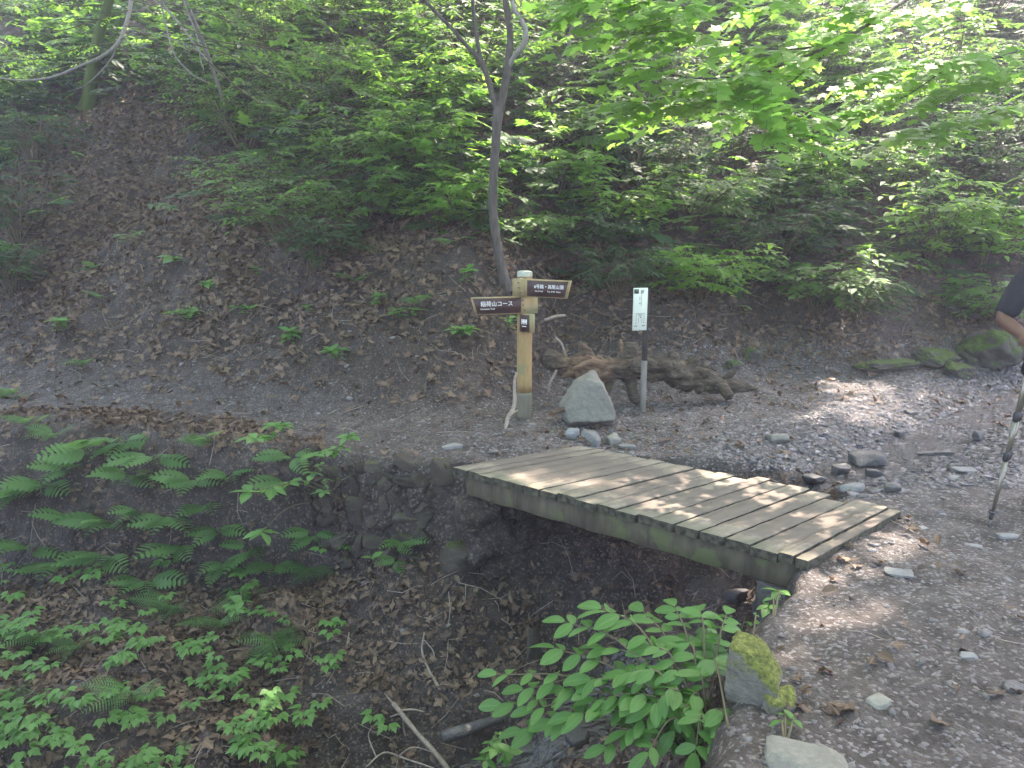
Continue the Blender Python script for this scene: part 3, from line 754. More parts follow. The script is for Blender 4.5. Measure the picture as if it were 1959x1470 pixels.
stone('wet_rock', 'low wet rock left of the purplish boulder in the stream bed', 1010, 1445, (0.074, 0.062, 0.043), 'dark_rock', 49, .1, sink=.3, cat='rock')
stone('mossy_rock', 'mossy step of stone and earth below the left bridge footing', 880, 1085, (.20, .12, .11), 'wall_rock', 51, -.35, sink=.45, npl=8, cat='rock', sub=5, rough=.14)
stone('mossy_rock', 'dark mossy block at the top of the wall next to the bridge', 845, 915, (.085, .09, .11), 'wall_rock', 52, .2, sink=.4, npl=7, cat='rock', rough=.12)
# slanting upright stone left of the shrub
stone('leaning_stone', 'narrow leaning slate standing out of the gully slope', 1022, 1262, (.05, .03, .13), 'wall_rock', 50, .3, sink=.3, cat='stone')
# moss covered outcrops at the foot of the hillside
M['moss_out'] = mat_rock('mossy_outcrop', (.028, .025, .02), (.085, .078, .066), .58, 5, .95, (.055, .085, .018))
for lb, px, py, sz, sd in [('green cushion of moss on the bank above the end of the log', 1440, 690, (.16, .12, .13), 71), ('smaller moss cushion left below the big one at the log end', 1402, 705, (.09, .07, .07), 76), ('moss-covered outcrop on the far bank near the hiker', 1890, 690, (.42, .36, .30), 72),
                           ('grey stony outcrop left of the mossy one on the far bank', 1780, 690, (.30, .26, .13), 73), ('upper mossy ledge above the far stream bank', 1850, 600, (.42, .35, .16), 74), ('dark rock shelf at the foot of the far bank', 1690, 705, (.36, .2, .09), 75), ('brown mossy rock at the water by the far bank', 1830, 715, (.2, .15, .1), 77)]:
    stone('mossy_outcrop', lb, px, py, sz, 'moss_out', sd, .3, sink=.55, npl=14, cat='rock', sub=5, rough=.30, soft=9)

# ------------------------------------------------------------------ dry stone wall below the path edge
wall = thing('dry_stone_wall', 'low dry stone wall of dark mossy stones holding up the path edge', 'wall', at_z(760, 880, -.7))
r = np.random.default_rng(11)
rows = [(590, 770, 898, .085), (600, 800, 930, .10), (585, 835, 962, .085), (590, 800, 996, .11), (600, 790, 1032, .095), (630, 790, 1066, .085)]
wallstones = []
for (xa, xb, yy, s_) in rows:
    x = xa
    while x < xb:
        w = s_ * r.uniform(.55, 1.9)
        wallstones.append((x + w * 120, yy + r.uniform(-10, 10), w, s_ * r.uniform(.8, 1.25), r.uniform(-.9, .5)))
        x += w * 215
wallstones += [(738, 915, .16, .08, -.35), (800, 950, .13, .12, .1), (850, 905, .08, .14, .0), (905, 955, .1, .07, .2), (870, 1060, .14, .1, -.3), (935, 1010, .1, .08, -.4)]
for i, (px, py, w, hgt, tl) in enumerate(wallstones):
    p = hit(px, py); V, T = rock((w * .60, .10, hgt * .60), 300 + i, None, 5, 4, .13, 0, 26)
    c, s_ = math.cos(tl), math.sin(tl); V = np.stack([V[:, 0] * c - V[:, 2] * s_, V[:, 1], V[:, 0] * s_ + V[:, 2] * c], -1)
    g = Geo(); g.add(V + p + np.array([0, .045, 0]), None, T, r.random() * (.4 if i % 3 == 0 else 1)); g.build('stone', M['ground' if i % 3 == 0 else 'wall_rock'], wall)

# ------------------------------------------------------------------ fallen log
def mat_log():
    m, t = new_mat('rotten_log'); n = N(t); p = n.pos(); tint = n.attr('tint')
    a = n.noise(n.mapping(p, (.35, 1, 1.3)), 26, 7, .7, .6); b = n.noise(p, 7, 4)
    col = n.ramp(a, [(.3, (.018, .014, .010)), (.52, (.075, .060, .043)), (.72, (.19, .16, .12))])
    org = n.ramp(a, [(.3, (.05, .028, .016)), (.7, (.30, .185, .115))])
    col = n.mix(tint, col, org)
    col = n.mix(n.ramp(b, [(.58, (0, 0, 0)), (.7, (.55, .55, .55))]), col, (.10, .11, .045))
    n.out(n.bsdf(col, .85, .2, n.bump(a, 1.0, .02)).outputs[0]); return m
M['log'] = mat_log()
YL = 6.92
lp = at_y(1230, 740, YL); log = thing('fallen_log', 'rotten gnarled log with broken branch stubs lying behind the boulder', 'log', (lp[0], lp[1], gz(lp[0], lp[1])))
def pxpath(pts, Y):
    P = []; Rr = []
    for q in pts:
        y = Y + (q[3] if len(q) > 3 else 0); P.append(at_y(q[0], q[1], y)); Rr.append(q[2] * y / F)
    return np.array(P), np.array(Rr)
P, Rr = pxpath([(1040, 684, 9), (1052, 690, 15), (1085, 702, 15), (1120, 702, 21, -.05), (1160, 703, 24, -.08), (1205, 705, 25, -.08), (1250, 708, 26, -.06), (1295, 715, 23, -.04), (1335, 725, 19, -.02), (1375, 734, 16), (1405, 739, 12), (1430, 742, 8), (1448, 744, 3)], YL)
Ps = spline(P, 12); Rs = np.interp(np.linspace(0, 1, len(Ps)), np.linspace(0, 1, len(Rr)), Rr)
# the log rests on the ground: set the height of the path where needed
g = Geo(); tl = np.clip(1 - np.abs(np.linspace(0, 1, len(Ps)) - .27) / .17, 0, 1) ** .6
n_ = 44
tube(g, Ps, Rs, n_, .0, True, .45, 5)
q_ = g.V[0]; c_ = np.repeat(Ps, n_, axis=0); c_ = np.concatenate([c_, Ps[:1], Ps[-1:]]); o_ = q_ - c_
q_ += o_ * (.7 * noise3(q_ * np.array([.35, 1, 1]), 26, 8))[:, None]
tt = np.repeat(tl, n_); tt = np.concatenate([tt, [0, 0]]); hl = g.V[0]
tt = tt * (noise3(hl, 6, 3) > -.12) ; g.tint[0] = tt * .75
trunk_o = g.build('trunk', M['log'], log)
stubs = [[(1225, 705, 15, -.08), (1218, 700, 13, -.17), (1214, 706, 10, -.25)], [(1320, 706, 12), (1330, 690, 9), (1334, 680, 4)], [(1170, 712, 13, -.05), (1165, 735, 9, -.1), (1160, 752, 6, -.12)], [(1385, 728, 9), (1400, 716, 7), (1406, 708, 3)], [(1066, 694, 14), (1052, 683, 14), (1042, 676, 11)], [(1128, 690, 12), (1120, 674, 12), (1112, 660, 8), (1108, 655, 3)], [(1200, 694, 16), (1206, 672, 15), (1207, 656, 12)], [(1196, 690, 8), (1190, 664, 6), (1186, 650, 3)],
         [(1275, 700, 13, -.1), (1273, 700, 14, -.17), (1272, 701, 11, -.22)], [(1292, 695, 10), (1286, 680, 9), (1281, 672, 5)], [(1240, 690, 14), (1238, 676, 11), (1236, 668, 4)], [(1318, 712, 10), (1342, 712, 11, -.05), (1352, 716, 9, -.1)], [(1345, 712, 11), (1350, 700, 9), (1346, 692, 4)],
         [(1207, 722, 12, -.06), (1210, 745, 10, -.1), (1214, 762, 10, -.12), (1222, 771, 11, -.16)], [(1378, 735, 15, -.05), (1388, 748, 12, -.12), (1396, 760, 11, -.16)], [(1300, 728, 13, -.05), (1302, 744, 9, -.08)], [(1338, 738, 12, -.05), (1336, 750, 7, -.1)], [(1135, 712, 20, -.05), (1130, 735, 16, -.06), (1120, 760, 10, -.05)],
         [(1345, 730, 12), (1400, 728, 6, .02), (1432, 736, 3, .0)], [(1160, 700, 12, -.1), (1130, 694, 8, -.16), (1096, 706, 3, -.2)], [(1110, 705, 9, -.05), (1090, 715, 8, -.1), (1075, 722, 3, -.12)]]
for i, s_ in enumerate(stubs):
    P, Rr = pxpath(s_, YL); Rr = Rr * 1.0; Ps = spline(P, 5); g = Geo()
    tube(g, Ps, np.interp(np.linspace(0, 1, len(Ps)), np.linspace(0, 1, len(Rr)), Rr), 16, .75 if i in (7, 19, 20) else (.25 if i == 5 else 0), True, .45, 40 + i); g.build('branch_stub', M['log'], log)
# sticks around the signpost
def stick(name, label, pts, Y, mat='twig', cat='stick', n=7, rough=.25, group=None, branches=()):
    P, Rr = pxpath(pts, Y); Ps = spline(P, 5); g = Geo()
    tube(g, Ps, np.interp(np.linspace(0, 1, len(Ps)), np.linspace(0, 1, len(Rr)), Rr), n, .5, True, rough, int(pts[0][0]))
    for b in branches:
        P, Rr = pxpath(b, Y); Ps = spline(P, 5); tube(g, Ps, np.interp(np.linspace(0, 1, len(Ps)), np.linspace(0, 1, len(Rr)), Rr), 5, .5, True, rough, int(b[0][0]))
    return tag(g.build(name, M[mat], None, True, P[0]), label, cat, group)
stick('stick', 'crooked bare stick leaning against the foot of the signpost', [(967, 822, 3.2, -.5), (972, 800, 4, -.35), (983, 780, 4.5, -.25), (985, 760, 4, -.2), (984, 735, 3.5, -.18), (988, 712, 2.5, -.15)], 6.35, 'twig', branches=[[(974, 797, 3, -.35), (982, 790, 3, -.3), (990, 785, 2, -.25)]])
stick('stick', 'short pale stick hanging below the left end of the log', [(1065, 708, 2.5), (1059, 722, 3), (1052, 735, 2.6), (1050, 752, 2.2)], 6.85)
stick('stick', 'curved thin stick on the bank above the left end of the log', [(1062, 646, 2), (1074, 658, 2.6), (1080, 675, 2.6), (1084, 686, 2)], 7.15)
stick('wood_fragment', 'reddish splintered wood fragment lying left of the boulder', [(1050, 795, 1.5, -.3), (1062, 788, 5, -.3), (1080, 783, 5.5, -.3), (1092, 780, 4, -.3)], 6.4, 'log', 'wood')
stick('branch', 'bare stick lying on the bank right of the small trail sign', [(1042, 613, 3), (1065, 606, 3.5), (1082, 604, 2)], 7.35)
# bare branches at the bottom of the gully
stick('bare_branch', 'thick bare branch slanting down in the lower gully', [(752, 1345, 5), (775, 1375, 5.5, -.05), (800, 1405, 5.5, -.1), (840, 1450, 6, -.2), (865, 1485, 6, -.25)], 3.95, 'twig', 'branch',
      branches=[[(762, 1360, 3), (790, 1358, 2.2, -.02), (812, 1362, 1.2, -.05)], [(757, 1352, 3), (745, 1338, 2), (735, 1326, 1)], [(770, 1372, 2), (776, 1410, 2), (800, 1470, 2, -.1)], [(770, 1365, 2), (740, 1372, 1.5, .05), (730, 1360, 1)]])
stick('bare_branch', 'long forked pale twig standing in the middle of the gully', [(812, 1210, 1.6, .25), (808, 1250, 2.2, .2), (830, 1300, 3, .1), (862, 1350, 3.5), (890, 1400, 4, -.1), (915, 1440, 4, -.15)], 4.05, 'twig', 'branch',
      branches=[[(815, 1265, 2, .2), (845, 1285, 2, .2), (868, 1300, 2, .15), (866, 1330, 1.4, .1)], [(812, 1225, 1.4, .25), (830, 1250, 1.3, .2), (826, 1285, 1.2, .2)], [(872, 1366, 2.2, 0), (905, 1320, 1.8, .1), (935, 1270, 1, .2)], [(862, 1350, 2), (860, 1320, 1.6, .05), (852, 1310, 1)], [(835, 1305, 1.6, .1), (800, 1290, 1.2, .15), (785, 1300, .8, .15)]])
stick('bare_branch', 'thin twig arching up out of the left gully slope', [(555, 1395, 1.5, .2), (610, 1345, 2, .3), (640, 1290, 2.2, .4), (662, 1240, 2.2, .45), (668, 1210, 1.6, .5)], 4.0, 'twig', 'branch', branches=[[(605, 1395, 1.2, .1), (650, 1330, 1.6, .3), (668, 1280, 1.6, .4), (668, 1220, 1.2, .45)]])
stick('bare_branch', 'tangle of dry twigs under the eroded lip of the gully', [(700, 1468, 1.6, -.3), (735, 1440, 2, -.2), (775, 1452, 2, -.2), (830, 1470, 1.6, -.3)], 3.9, 'twig', 'branch', branches=[[(720, 1450, 1.5, -.2), (705, 1410, 1.4, -.1), (712, 1390, 1, -.1)], [(760, 1448, 1.5, -.2), (790, 1430, 1.4, -.2), (830, 1440, 1, -.2)]])
stick('root', 'dark wet root end lying in the stream bed under the gully lip', [(850, 1412, 14, -.1), (885, 1400, 15, -.1), (925, 1385, 13, -.05), (960, 1375, 8)], 3.9, 'dark_rock', 'root', 14, .4)
stick('stick', 'bare stick sticking out below the near bridge corner', [(1440, 1215, 2), (1485, 1180, 2.6, .05), (1530, 1145, 3, .1), (1575, 1122, 2.6, .15)], 3.3, 'twig', branches=[[(1505, 1163, 2, .07), (1503, 1180, 1.6, .03)]])
stick('stick', 'pale stick lying down over the brink left of the path', [(335, 865, 2.5, .1), (365, 880, 3, .05), (385, 897, 3, 0)], 5.6, 'twig')

# ------------------------------------------------------------------ leaves
def leaf_tpl(ts, wsd, fold=.25, droop=.12, curl=0.0):
    V = []; uv = []
    for i, (t, w) in enumerate(zip(ts, wsd)):
        z = -droop * t * t + curl * math.sin(t * 3.0)
        for s_ in (-1, 0, 1):
            V.append((t, s_ * w, z + abs(s_) * w * fold)); uv.append((.5 + s_ * .5 * w / max(wsd), t))
    Q = []
    for i in range(len(ts) - 1):
        a = i * 3
        Q += [(a, a + 3, a + 4, a + 1), (a + 1, a + 4, a + 5, a + 2)]
    return np.array(V), np.array(Q), None, np.array(uv)
T_OV = leaf_tpl([0, .12, .38, .68, .88, 1], [.012, .16, .235, .15, .055, .003], .22, .16)
T_LONG = leaf_tpl([0, .15, .4, .7, 1], [.01, .10, .15, .10, .003], .25, .2)
T_BROAD = leaf_tpl([0, .1, .25, .45, .65, .82, .94, 1], [.012, .14, .27, .33, .27, .15, .045, .003], .16, .2)
_ts = [0, .06] ; _w = [.01, .13]
for k in range(12):
    t = .1 + k * .072; w = .33 * math.sin(math.pi * (t * .92 + .05)) ** .8
    _ts += [t, t + .012]; _w += [w, w * .88]
_ts += [1.0]; _w += [.003]
T_SERR = leaf_tpl(_ts, _w, .18, .18)
T_SMALL = leaf_tpl([0, .3, .7, 1], [.02, .22, .17, .003], .25, .15)
def maple_tpl(curl=.0, seed=0):
    half = [(0, .0), (-.06, .14), (-.02, .40), (.12, .30), (.26, .33), (.46, .60), (.50, .36), (.56, .22), (.74, .23), (.80, .12), (1.0, 0)]
    out = half + [(x, -y) for x, y in half[-2:0:-1]]
    V = [(.3, 0, 0)] + [(x, y, -.10 * x * x - .18 * y * y + curl * math.sin(5 * x + 4 * y + seed) * (.3 + abs(y))) for x, y in out]
    m = len(out); T = [(0, 1 + k, 1 + (k + 1) % m) for k in range(m)]
    uv = [(.5, .3)] + [(.5 + y * .8, x) for x, y in out]
    return np.array(V), None, np.array(T), np.array(uv)
T_MAPLE = maple_tpl()
T_DEAD = [maple_tpl(.22, 1), maple_tpl(.28, 3), leaf_tpl([0, .25, .55, .8, 1], [.02, .24, .28, .15, .003], .75, -.25, .12), leaf_tpl([0, .25, .55, .8, 1], [.02, .2, .22, .12, .003], -.6, .3, -.1)]
def batch(g, tpl, pos, d, nrm, size, tint, wid=1.0):
    V, Q, T, uv = tpl; pos = np.asarray(pos, float); n_ = len(pos)
    if n_ == 0: return g
    d = unit(d); y = unit(np.cross(nrm, d)); nn = np.cross(d, y)
    size = np.broadcast_to(np.asarray(size, float), (n_,))
    W = pos[:, None, :] + size[:, None, None] * (V[None, :, :1] * d[:, None, :] + V[None, :, 1:2] * wid * y[:, None, :] + V[None, :, 2:3] * nn[:, None, :])
    m = len(V); off = (np.arange(n_) * m)[:, None, None]
    g.add(W.reshape(-1, 3), None if Q is None else (Q[None] + off).reshape(-1, 4), None if T is None else (T[None] + off).reshape(-1, 3),
          np.repeat(np.broadcast_to(np.asarray(tint, float), (n_,)), m), np.tile(uv, (n_, 1))); return g
class Leaves:
    def __init__(s): s.p = []; s.d = []; s.n = []; s.s = []; s.t = []
    def put(s, p, d, n, sz, t): s.p.append(p); s.d.append(d); s.n.append(n); s.s.append(sz); s.t.append(t)
    def flush(s, g, tpl, wid=1.0):
        if s.p: batch(g, tpl, np.array(s.p), np.array(s.d), np.array(s.n), np.array(s.s), np.array(s.t), wid)
def twig(Lv, gs, p0, d, L, nl, ls, r, droop=.25, rad=.0035, tint=.5, tilt=.25, alt=True, start=.15, nb=(0, -.3)):
    d = unit(d); side = unit(np.cross(d, (0, 0, 1))); m = 5
    tt = np.linspace(0, 1, m)
    P = p0 + d * L * tt[:, None] + np.array([0, 0, -1]) * (droop * L * tt ** 2)[:, None] + side * (r.normal(0, .06) * L * tt ** 2)[:, None]
    if gs is not None: tube(gs, P, np.linspace(rad, rad * .4, m), 4, .5, False)
    for k in range(nl):
        t = start + (1 - start) * (k + .5) / nl if k < nl - 1 else 1.0
        q = p0 + d * L * t + np.array([0, 0, -1]) * (droop * L * t * t)
        sg = 1 if k % 2 else -1
        ang = sg * r.uniform(.6, 1.15) if k < nl - 1 else r.normal(0, .2)
        dd = d * math.cos(ang) + side * math.sin(ang); dd = dd + np.array([0, 0, r.normal(-.18, .2)])
        nn = np.array([r.normal(nb[0], tilt), r.normal(nb[1], tilt), 1.0])
        Lv.put(q, dd, nn, ls * r.uniform(.65, 1.15) * (1 - .25 * abs(t - .55)), np.clip(tint + r.normal(0, .22), 0, 1))
    return P
def bush(label, px, py, h, sp, mat, ls=.10, nst=6, ntw=6, nl=8, tpl=None, seed=0, tint=.5, name='bush', cat='bush', group='bushes on the hillside', lean=(0, -.25), base=None, droop=.22, smat='stem', wid=1.0, tilt=.28):
    r = np.random.default_rng(1000 + seed)
    b = hit(px, py) if base is None else np.asarray(base, float)
    o = thing(name, label, cat, b, group); gs = Geo(); gl = Geo(); Lv = Leaves()
    for i in range(nst):
        a = r.uniform(0, 2 * math.pi); rad = sp * math.sqrt(r.uniform(.05, 1)) * .75
        tip = b + np.array([math.cos(a) * rad + lean[0] * h, math.sin(a) * rad + lean[1] * h, h * r.uniform(.6, 1.05)])
        mid = (b + tip) / 2 + np.array([r.normal(0, .08) * h, r.normal(0, .08) * h, h * .12])
        S = spline([b + np.array([r.normal(0, .03), r.normal(0, .03), -.05]), mid, tip], 5)
        tube(gs, S, np.linspace(.006 + .004 * h, .003, len(S)), 5, .5, False)
        for j in range(ntw):
            t = .35 + .65 * (j + r.uniform(0, .8)) / ntw; k = min(len(S) - 1, int(t * (len(S) - 1)))
            aa = a + r.normal(0, 1.3); L = sp * r.uniform(.35, .75) * (1.15 - .5 * t)
            twig(Lv, gs, S[k], np.array([math.cos(aa), math.sin(aa), r.uniform(-.05, .35)]), L, nl, ls, r, droop, .003, tint, tilt)
    Lv.flush(gl, tpl or T_OV, wid)
    gs.build('stem', M[smat], o); gl.build('foliage', M[mat], o); return o

# label, px, py of the foot, height, spread, material, leaf length
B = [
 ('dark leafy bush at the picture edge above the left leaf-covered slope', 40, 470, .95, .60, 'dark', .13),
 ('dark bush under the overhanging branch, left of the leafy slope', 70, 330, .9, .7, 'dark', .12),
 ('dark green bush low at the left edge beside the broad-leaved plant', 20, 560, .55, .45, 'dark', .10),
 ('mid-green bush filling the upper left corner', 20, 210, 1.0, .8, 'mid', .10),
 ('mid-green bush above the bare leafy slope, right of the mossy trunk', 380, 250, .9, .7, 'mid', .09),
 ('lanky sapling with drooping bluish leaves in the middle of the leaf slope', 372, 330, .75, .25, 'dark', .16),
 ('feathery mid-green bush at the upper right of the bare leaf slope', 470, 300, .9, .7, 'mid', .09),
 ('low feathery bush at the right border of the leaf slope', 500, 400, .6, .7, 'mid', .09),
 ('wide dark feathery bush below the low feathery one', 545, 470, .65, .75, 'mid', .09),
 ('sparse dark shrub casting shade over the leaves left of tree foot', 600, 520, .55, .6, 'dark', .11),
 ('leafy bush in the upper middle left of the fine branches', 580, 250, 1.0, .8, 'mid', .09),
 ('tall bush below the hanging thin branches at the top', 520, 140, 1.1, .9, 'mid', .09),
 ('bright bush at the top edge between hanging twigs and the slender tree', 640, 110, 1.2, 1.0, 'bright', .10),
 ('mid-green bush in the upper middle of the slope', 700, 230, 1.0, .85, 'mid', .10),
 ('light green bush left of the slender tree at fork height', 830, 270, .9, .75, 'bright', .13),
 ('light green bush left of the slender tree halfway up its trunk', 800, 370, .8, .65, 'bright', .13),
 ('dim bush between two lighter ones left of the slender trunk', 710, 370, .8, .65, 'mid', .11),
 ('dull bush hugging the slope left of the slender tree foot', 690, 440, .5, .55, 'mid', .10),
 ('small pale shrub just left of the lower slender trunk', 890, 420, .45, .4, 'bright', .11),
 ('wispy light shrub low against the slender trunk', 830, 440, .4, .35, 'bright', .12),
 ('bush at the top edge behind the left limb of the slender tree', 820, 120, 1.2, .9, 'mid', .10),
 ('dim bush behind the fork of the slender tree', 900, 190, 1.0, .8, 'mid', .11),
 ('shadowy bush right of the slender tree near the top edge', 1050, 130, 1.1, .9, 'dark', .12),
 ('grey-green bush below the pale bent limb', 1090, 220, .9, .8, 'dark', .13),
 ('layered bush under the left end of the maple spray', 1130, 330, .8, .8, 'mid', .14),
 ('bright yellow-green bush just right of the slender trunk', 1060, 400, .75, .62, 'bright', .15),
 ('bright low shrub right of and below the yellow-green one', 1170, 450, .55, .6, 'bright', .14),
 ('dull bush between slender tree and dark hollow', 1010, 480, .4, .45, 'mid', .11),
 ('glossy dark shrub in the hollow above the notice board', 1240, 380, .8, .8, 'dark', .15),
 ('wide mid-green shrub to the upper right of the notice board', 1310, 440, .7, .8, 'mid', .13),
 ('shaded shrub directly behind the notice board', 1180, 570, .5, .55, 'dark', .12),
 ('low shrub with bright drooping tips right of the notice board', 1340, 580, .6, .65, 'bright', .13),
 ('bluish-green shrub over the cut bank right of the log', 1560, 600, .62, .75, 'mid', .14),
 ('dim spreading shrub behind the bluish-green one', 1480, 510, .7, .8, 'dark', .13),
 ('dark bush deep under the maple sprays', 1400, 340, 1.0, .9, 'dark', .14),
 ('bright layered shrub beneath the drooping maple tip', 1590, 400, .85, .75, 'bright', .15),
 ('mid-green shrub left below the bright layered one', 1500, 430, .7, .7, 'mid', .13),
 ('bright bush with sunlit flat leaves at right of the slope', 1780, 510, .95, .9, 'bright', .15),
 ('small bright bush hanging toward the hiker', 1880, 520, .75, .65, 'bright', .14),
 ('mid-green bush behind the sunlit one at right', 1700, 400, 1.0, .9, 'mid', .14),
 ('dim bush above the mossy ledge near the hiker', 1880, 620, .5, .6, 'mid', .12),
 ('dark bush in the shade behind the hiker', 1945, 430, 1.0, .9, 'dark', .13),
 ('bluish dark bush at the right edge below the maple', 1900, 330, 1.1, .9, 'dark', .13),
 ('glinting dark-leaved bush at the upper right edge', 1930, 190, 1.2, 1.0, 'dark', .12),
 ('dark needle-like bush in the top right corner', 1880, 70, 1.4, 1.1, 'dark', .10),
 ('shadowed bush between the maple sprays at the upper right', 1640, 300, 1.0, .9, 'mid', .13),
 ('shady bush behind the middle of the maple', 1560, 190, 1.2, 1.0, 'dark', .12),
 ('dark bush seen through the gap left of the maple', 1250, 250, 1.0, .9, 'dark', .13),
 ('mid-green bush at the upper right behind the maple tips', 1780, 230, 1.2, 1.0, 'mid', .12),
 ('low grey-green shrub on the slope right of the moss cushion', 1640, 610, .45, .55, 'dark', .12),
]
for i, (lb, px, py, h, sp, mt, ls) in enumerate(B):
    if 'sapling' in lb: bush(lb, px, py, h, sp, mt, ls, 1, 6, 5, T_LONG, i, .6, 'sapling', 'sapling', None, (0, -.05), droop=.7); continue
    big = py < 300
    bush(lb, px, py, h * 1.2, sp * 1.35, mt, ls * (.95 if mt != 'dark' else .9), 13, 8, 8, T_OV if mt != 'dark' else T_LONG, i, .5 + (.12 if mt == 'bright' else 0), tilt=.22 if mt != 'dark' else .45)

# ------------------------------------------------------------------ broad-leaved plants: whorls of large leaves
def whorl(Lv, c, n_, ls, r, up=.15, tint=.5, jit=.25, ph=None):
    ph = r.uniform(0, 6.28) if ph is None else ph
    for k in range(n_):
        a = ph + k * 6.283 / n_ + r.normal(0, jit); e = r.normal(up, .22)
        d = np.array([math.cos(a), math.sin(a), e])
        Lv.put(c, d, np.array([-math.cos(a) * e, -math.sin(a) * e, 1.0]) + r.normal(0, .18, 3), ls * r.uniform(.7, 1.1), np.clip(tint + r.normal(0, .2), 0, 1))
def broad_plant(label, px, py, h, ls, seed, nst=1, nlv=6, mat='fresh', name='broad_leaved_plant', spread=.12, tint=.5, group='broad-leaved plants', lean=(0, -.3), tpl=None, up=.15):
    r = np.random.default_rng(2000 + seed); b = hit(px, py)
    o = thing(name, label, 'plant', b, group); gs = Geo(); gl = Geo(); Lv = Leaves()
    for i in range(nst):
        a = r.uniform(0, 6.28); q = spread * (0 if nst == 1 else 1)
        tip = b + np.array([math.cos(a) * q + lean[0] * h, math.sin(a) * q * .6 + lean[1] * h, h * r.uniform(.75, 1.1)])
        S = spline([b - np.array([0, 0, .04]), (b + tip) / 2 + r.normal(0, .02, 3), tip], 5)
        tube(gs, S, np.linspace(.0045, .0025, len(S)), 5, .5, False)
        whorl(Lv, tip, nlv, ls, r, up, tint)
        for t in (.55, .78): whorl(Lv, S[int(t * (len(S) - 1))], 2, ls * .75, r, up, tint)
    Lv.flush(gl, tpl or T_BROAD, .85); gs.build('stem', M['stem'], o); gl.build('foliage', M[mat], o)
for i, (lb, px, py, h, ls, k, n_) in enumerate([
    ('plant with big pale drooping leaves at the far left foot of the slope', 62, 548, .20, .17, 2, 6),
    ('plant with a rosette of three large leaves low on the leaf slope', 335, 512, .14, .17, 1, 5),
    ('clump of fresh broad-leaved plants above the left path', 360, 622, .17, .12, 5, 6),
    ('small broad-leaved plant right of the fresh clump', 462, 612, .12, .11, 2, 6),
    ('bright broad-leaved plant on the bare bank above the path', 655, 692, .14, .12, 3, 6),
    ('low leafy plant on the bank left of the signpost', 880, 652, .12, .15, 3, 6),
    ('plant with narrow leaves peeping out behind the signpost', 978, 640, .16, .12, 2, 5),
    ('pale plant on the litter below the left long trail sign', 725, 590, .14, .13, 2, 5),
    ('tiny plant with two pale leaves on the bank under the tree', 588, 605, .10, .10, 1, 5),
    ('glossy plant halfway up the litter slope left of the tree', 740, 400, .2, .15, 2, 5),
    ('drooping plant low in the litter left of the dark shrub', 495, 540, .16, .10, 1, 5),
    ('small leafy plant right of the narrow post under the shrubs', 1420, 610, .18, .14, 1, 6),
    ('leafy plant on the dirt bank left of the bright broad-leaved one', 560, 660, .13, .12, 3, 6), ('fresh leafy clump at the far left end of the dirt bank', 120, 640, .15, .13, 3, 6), ('low broad-leaved plant in the litter between clump and signpost', 780, 615, .12, .11, 3, 6),
    ('small leafy plant on the litter slope above the fresh clump', 420, 560, .13, .11, 2, 6), ('two-stemmed leafy plant left of the slender tree foot', 880, 545, .16, .12, 2, 6), ('leafy plant low on the dark left edge of the slope', 20, 500, .2, .15, 3, 6), ('pale leafy plant on the litter above the rosette', 250, 470, .14, .12, 2, 5),
    ('whitish-leaved plant high on the leaf slope', 150, 308, .12, .13, 1, 4)]):
    broad_plant(lb, px, py, h, ls, i, k, n_, tint=.6)
# plants hanging over the brink in the left middle: long stems with whorls of big leaves
def arching(label, base_px, tips, Y0, ls, seed, mat='fresh', n_=6, tpl=None, name='arching_plant', cat='plant', extra=3, tint=.55):
    r = np.random.default_rng(2600 + seed); b = hit(*base_px); o = thing(name, label, cat, b); gs = Geo(); gl = Geo(); Lv = Leaves()
    for (x, y, Y) in tips:
        tip = at_y(x, y, Y); mid = (b + tip) / 2 + np.array([0, -.02, .06 + .25 * abs(tip[2] - b[2])])
        S = spline([b, mid, tip], 6); tube(gs, S, np.linspace(.005, .0025, len(S)), 5, .5, False)
        whorl(Lv, tip, n_, ls, r, .05, tint)
        for k in range(extra):
            q = S[int((.5 + .45 * k / max(1, extra)) * (len(S) - 1))]; whorl(Lv, q, 2, ls * .65, r, .05, tint)
    Lv.flush(gl, tpl or T_BROAD, .82); gs.build('stem', M['stem'], o); gl.build('foliage', M[mat], o)
arching('large-leaved plant leaning over the brink left of the stone wall', (560, 900), [(490, 838, 5.15), (530, 815, 5.3)], 5, .15, 1, n_=6)
arching('large-leaved plant with upright young shoots above the stone wall', (690, 905), [(632, 862, 5.1), (668, 835, 5.2), (600, 872, 5.05)], 5, .115, 2, n_=6)
arching('plant with long pale leaves hanging out of the shady bank', (660, 960), [(478, 942, 4.9), (520, 935, 4.95)], 5, .15, 3, n_=5)
arching('plant with five drooping pale leaves low on the shady bank', (600, 960), [(500, 1018, 4.75)], 5, .15, 4, n_=6, extra=0)
arching('small serrated-leaf plant between stems on the bank', (640, 930), [(618, 942, 4.95), (600, 905, 5.0)], 5, .085, 5, 'fern', 6, T_SERR)
arching('young leafy plant on the stones under the near bridge corner', (1478, 1200), [(1490, 1132, 3.35), (1470, 1160, 3.3)], 3.3, .085, 6, n_=5, extra=1)
arching('sprig with tiny leaves on the dark rock left of the sunlit brink', (1440, 1225), [(1440, 1192, 3.15)], 3.1, .045, 7, n_=4, extra=1)
arching('fresh green sapling in the bottom right-hand corner of the gully', (1500, 1440), [(1490, 1368, 2.35), (1520, 1380, 2.3), (1475, 1392, 2.3)], 2.3, .07, 8, n_=5, extra=1)
arching('bright young plant at the bottom edge under the shrub', (945, 1470), [(950, 1432, 3.4), (975, 1440, 3.35), (930, 1455, 3.35)], 3.4, .085, 9, n_=6, extra=1, tint=.3)
arching('single pale heart-leaved seedling under the fern at the wall', (700, 1110), [(712, 1068, 4.75)], 4.7, .085, 10, n_=3, extra=0)
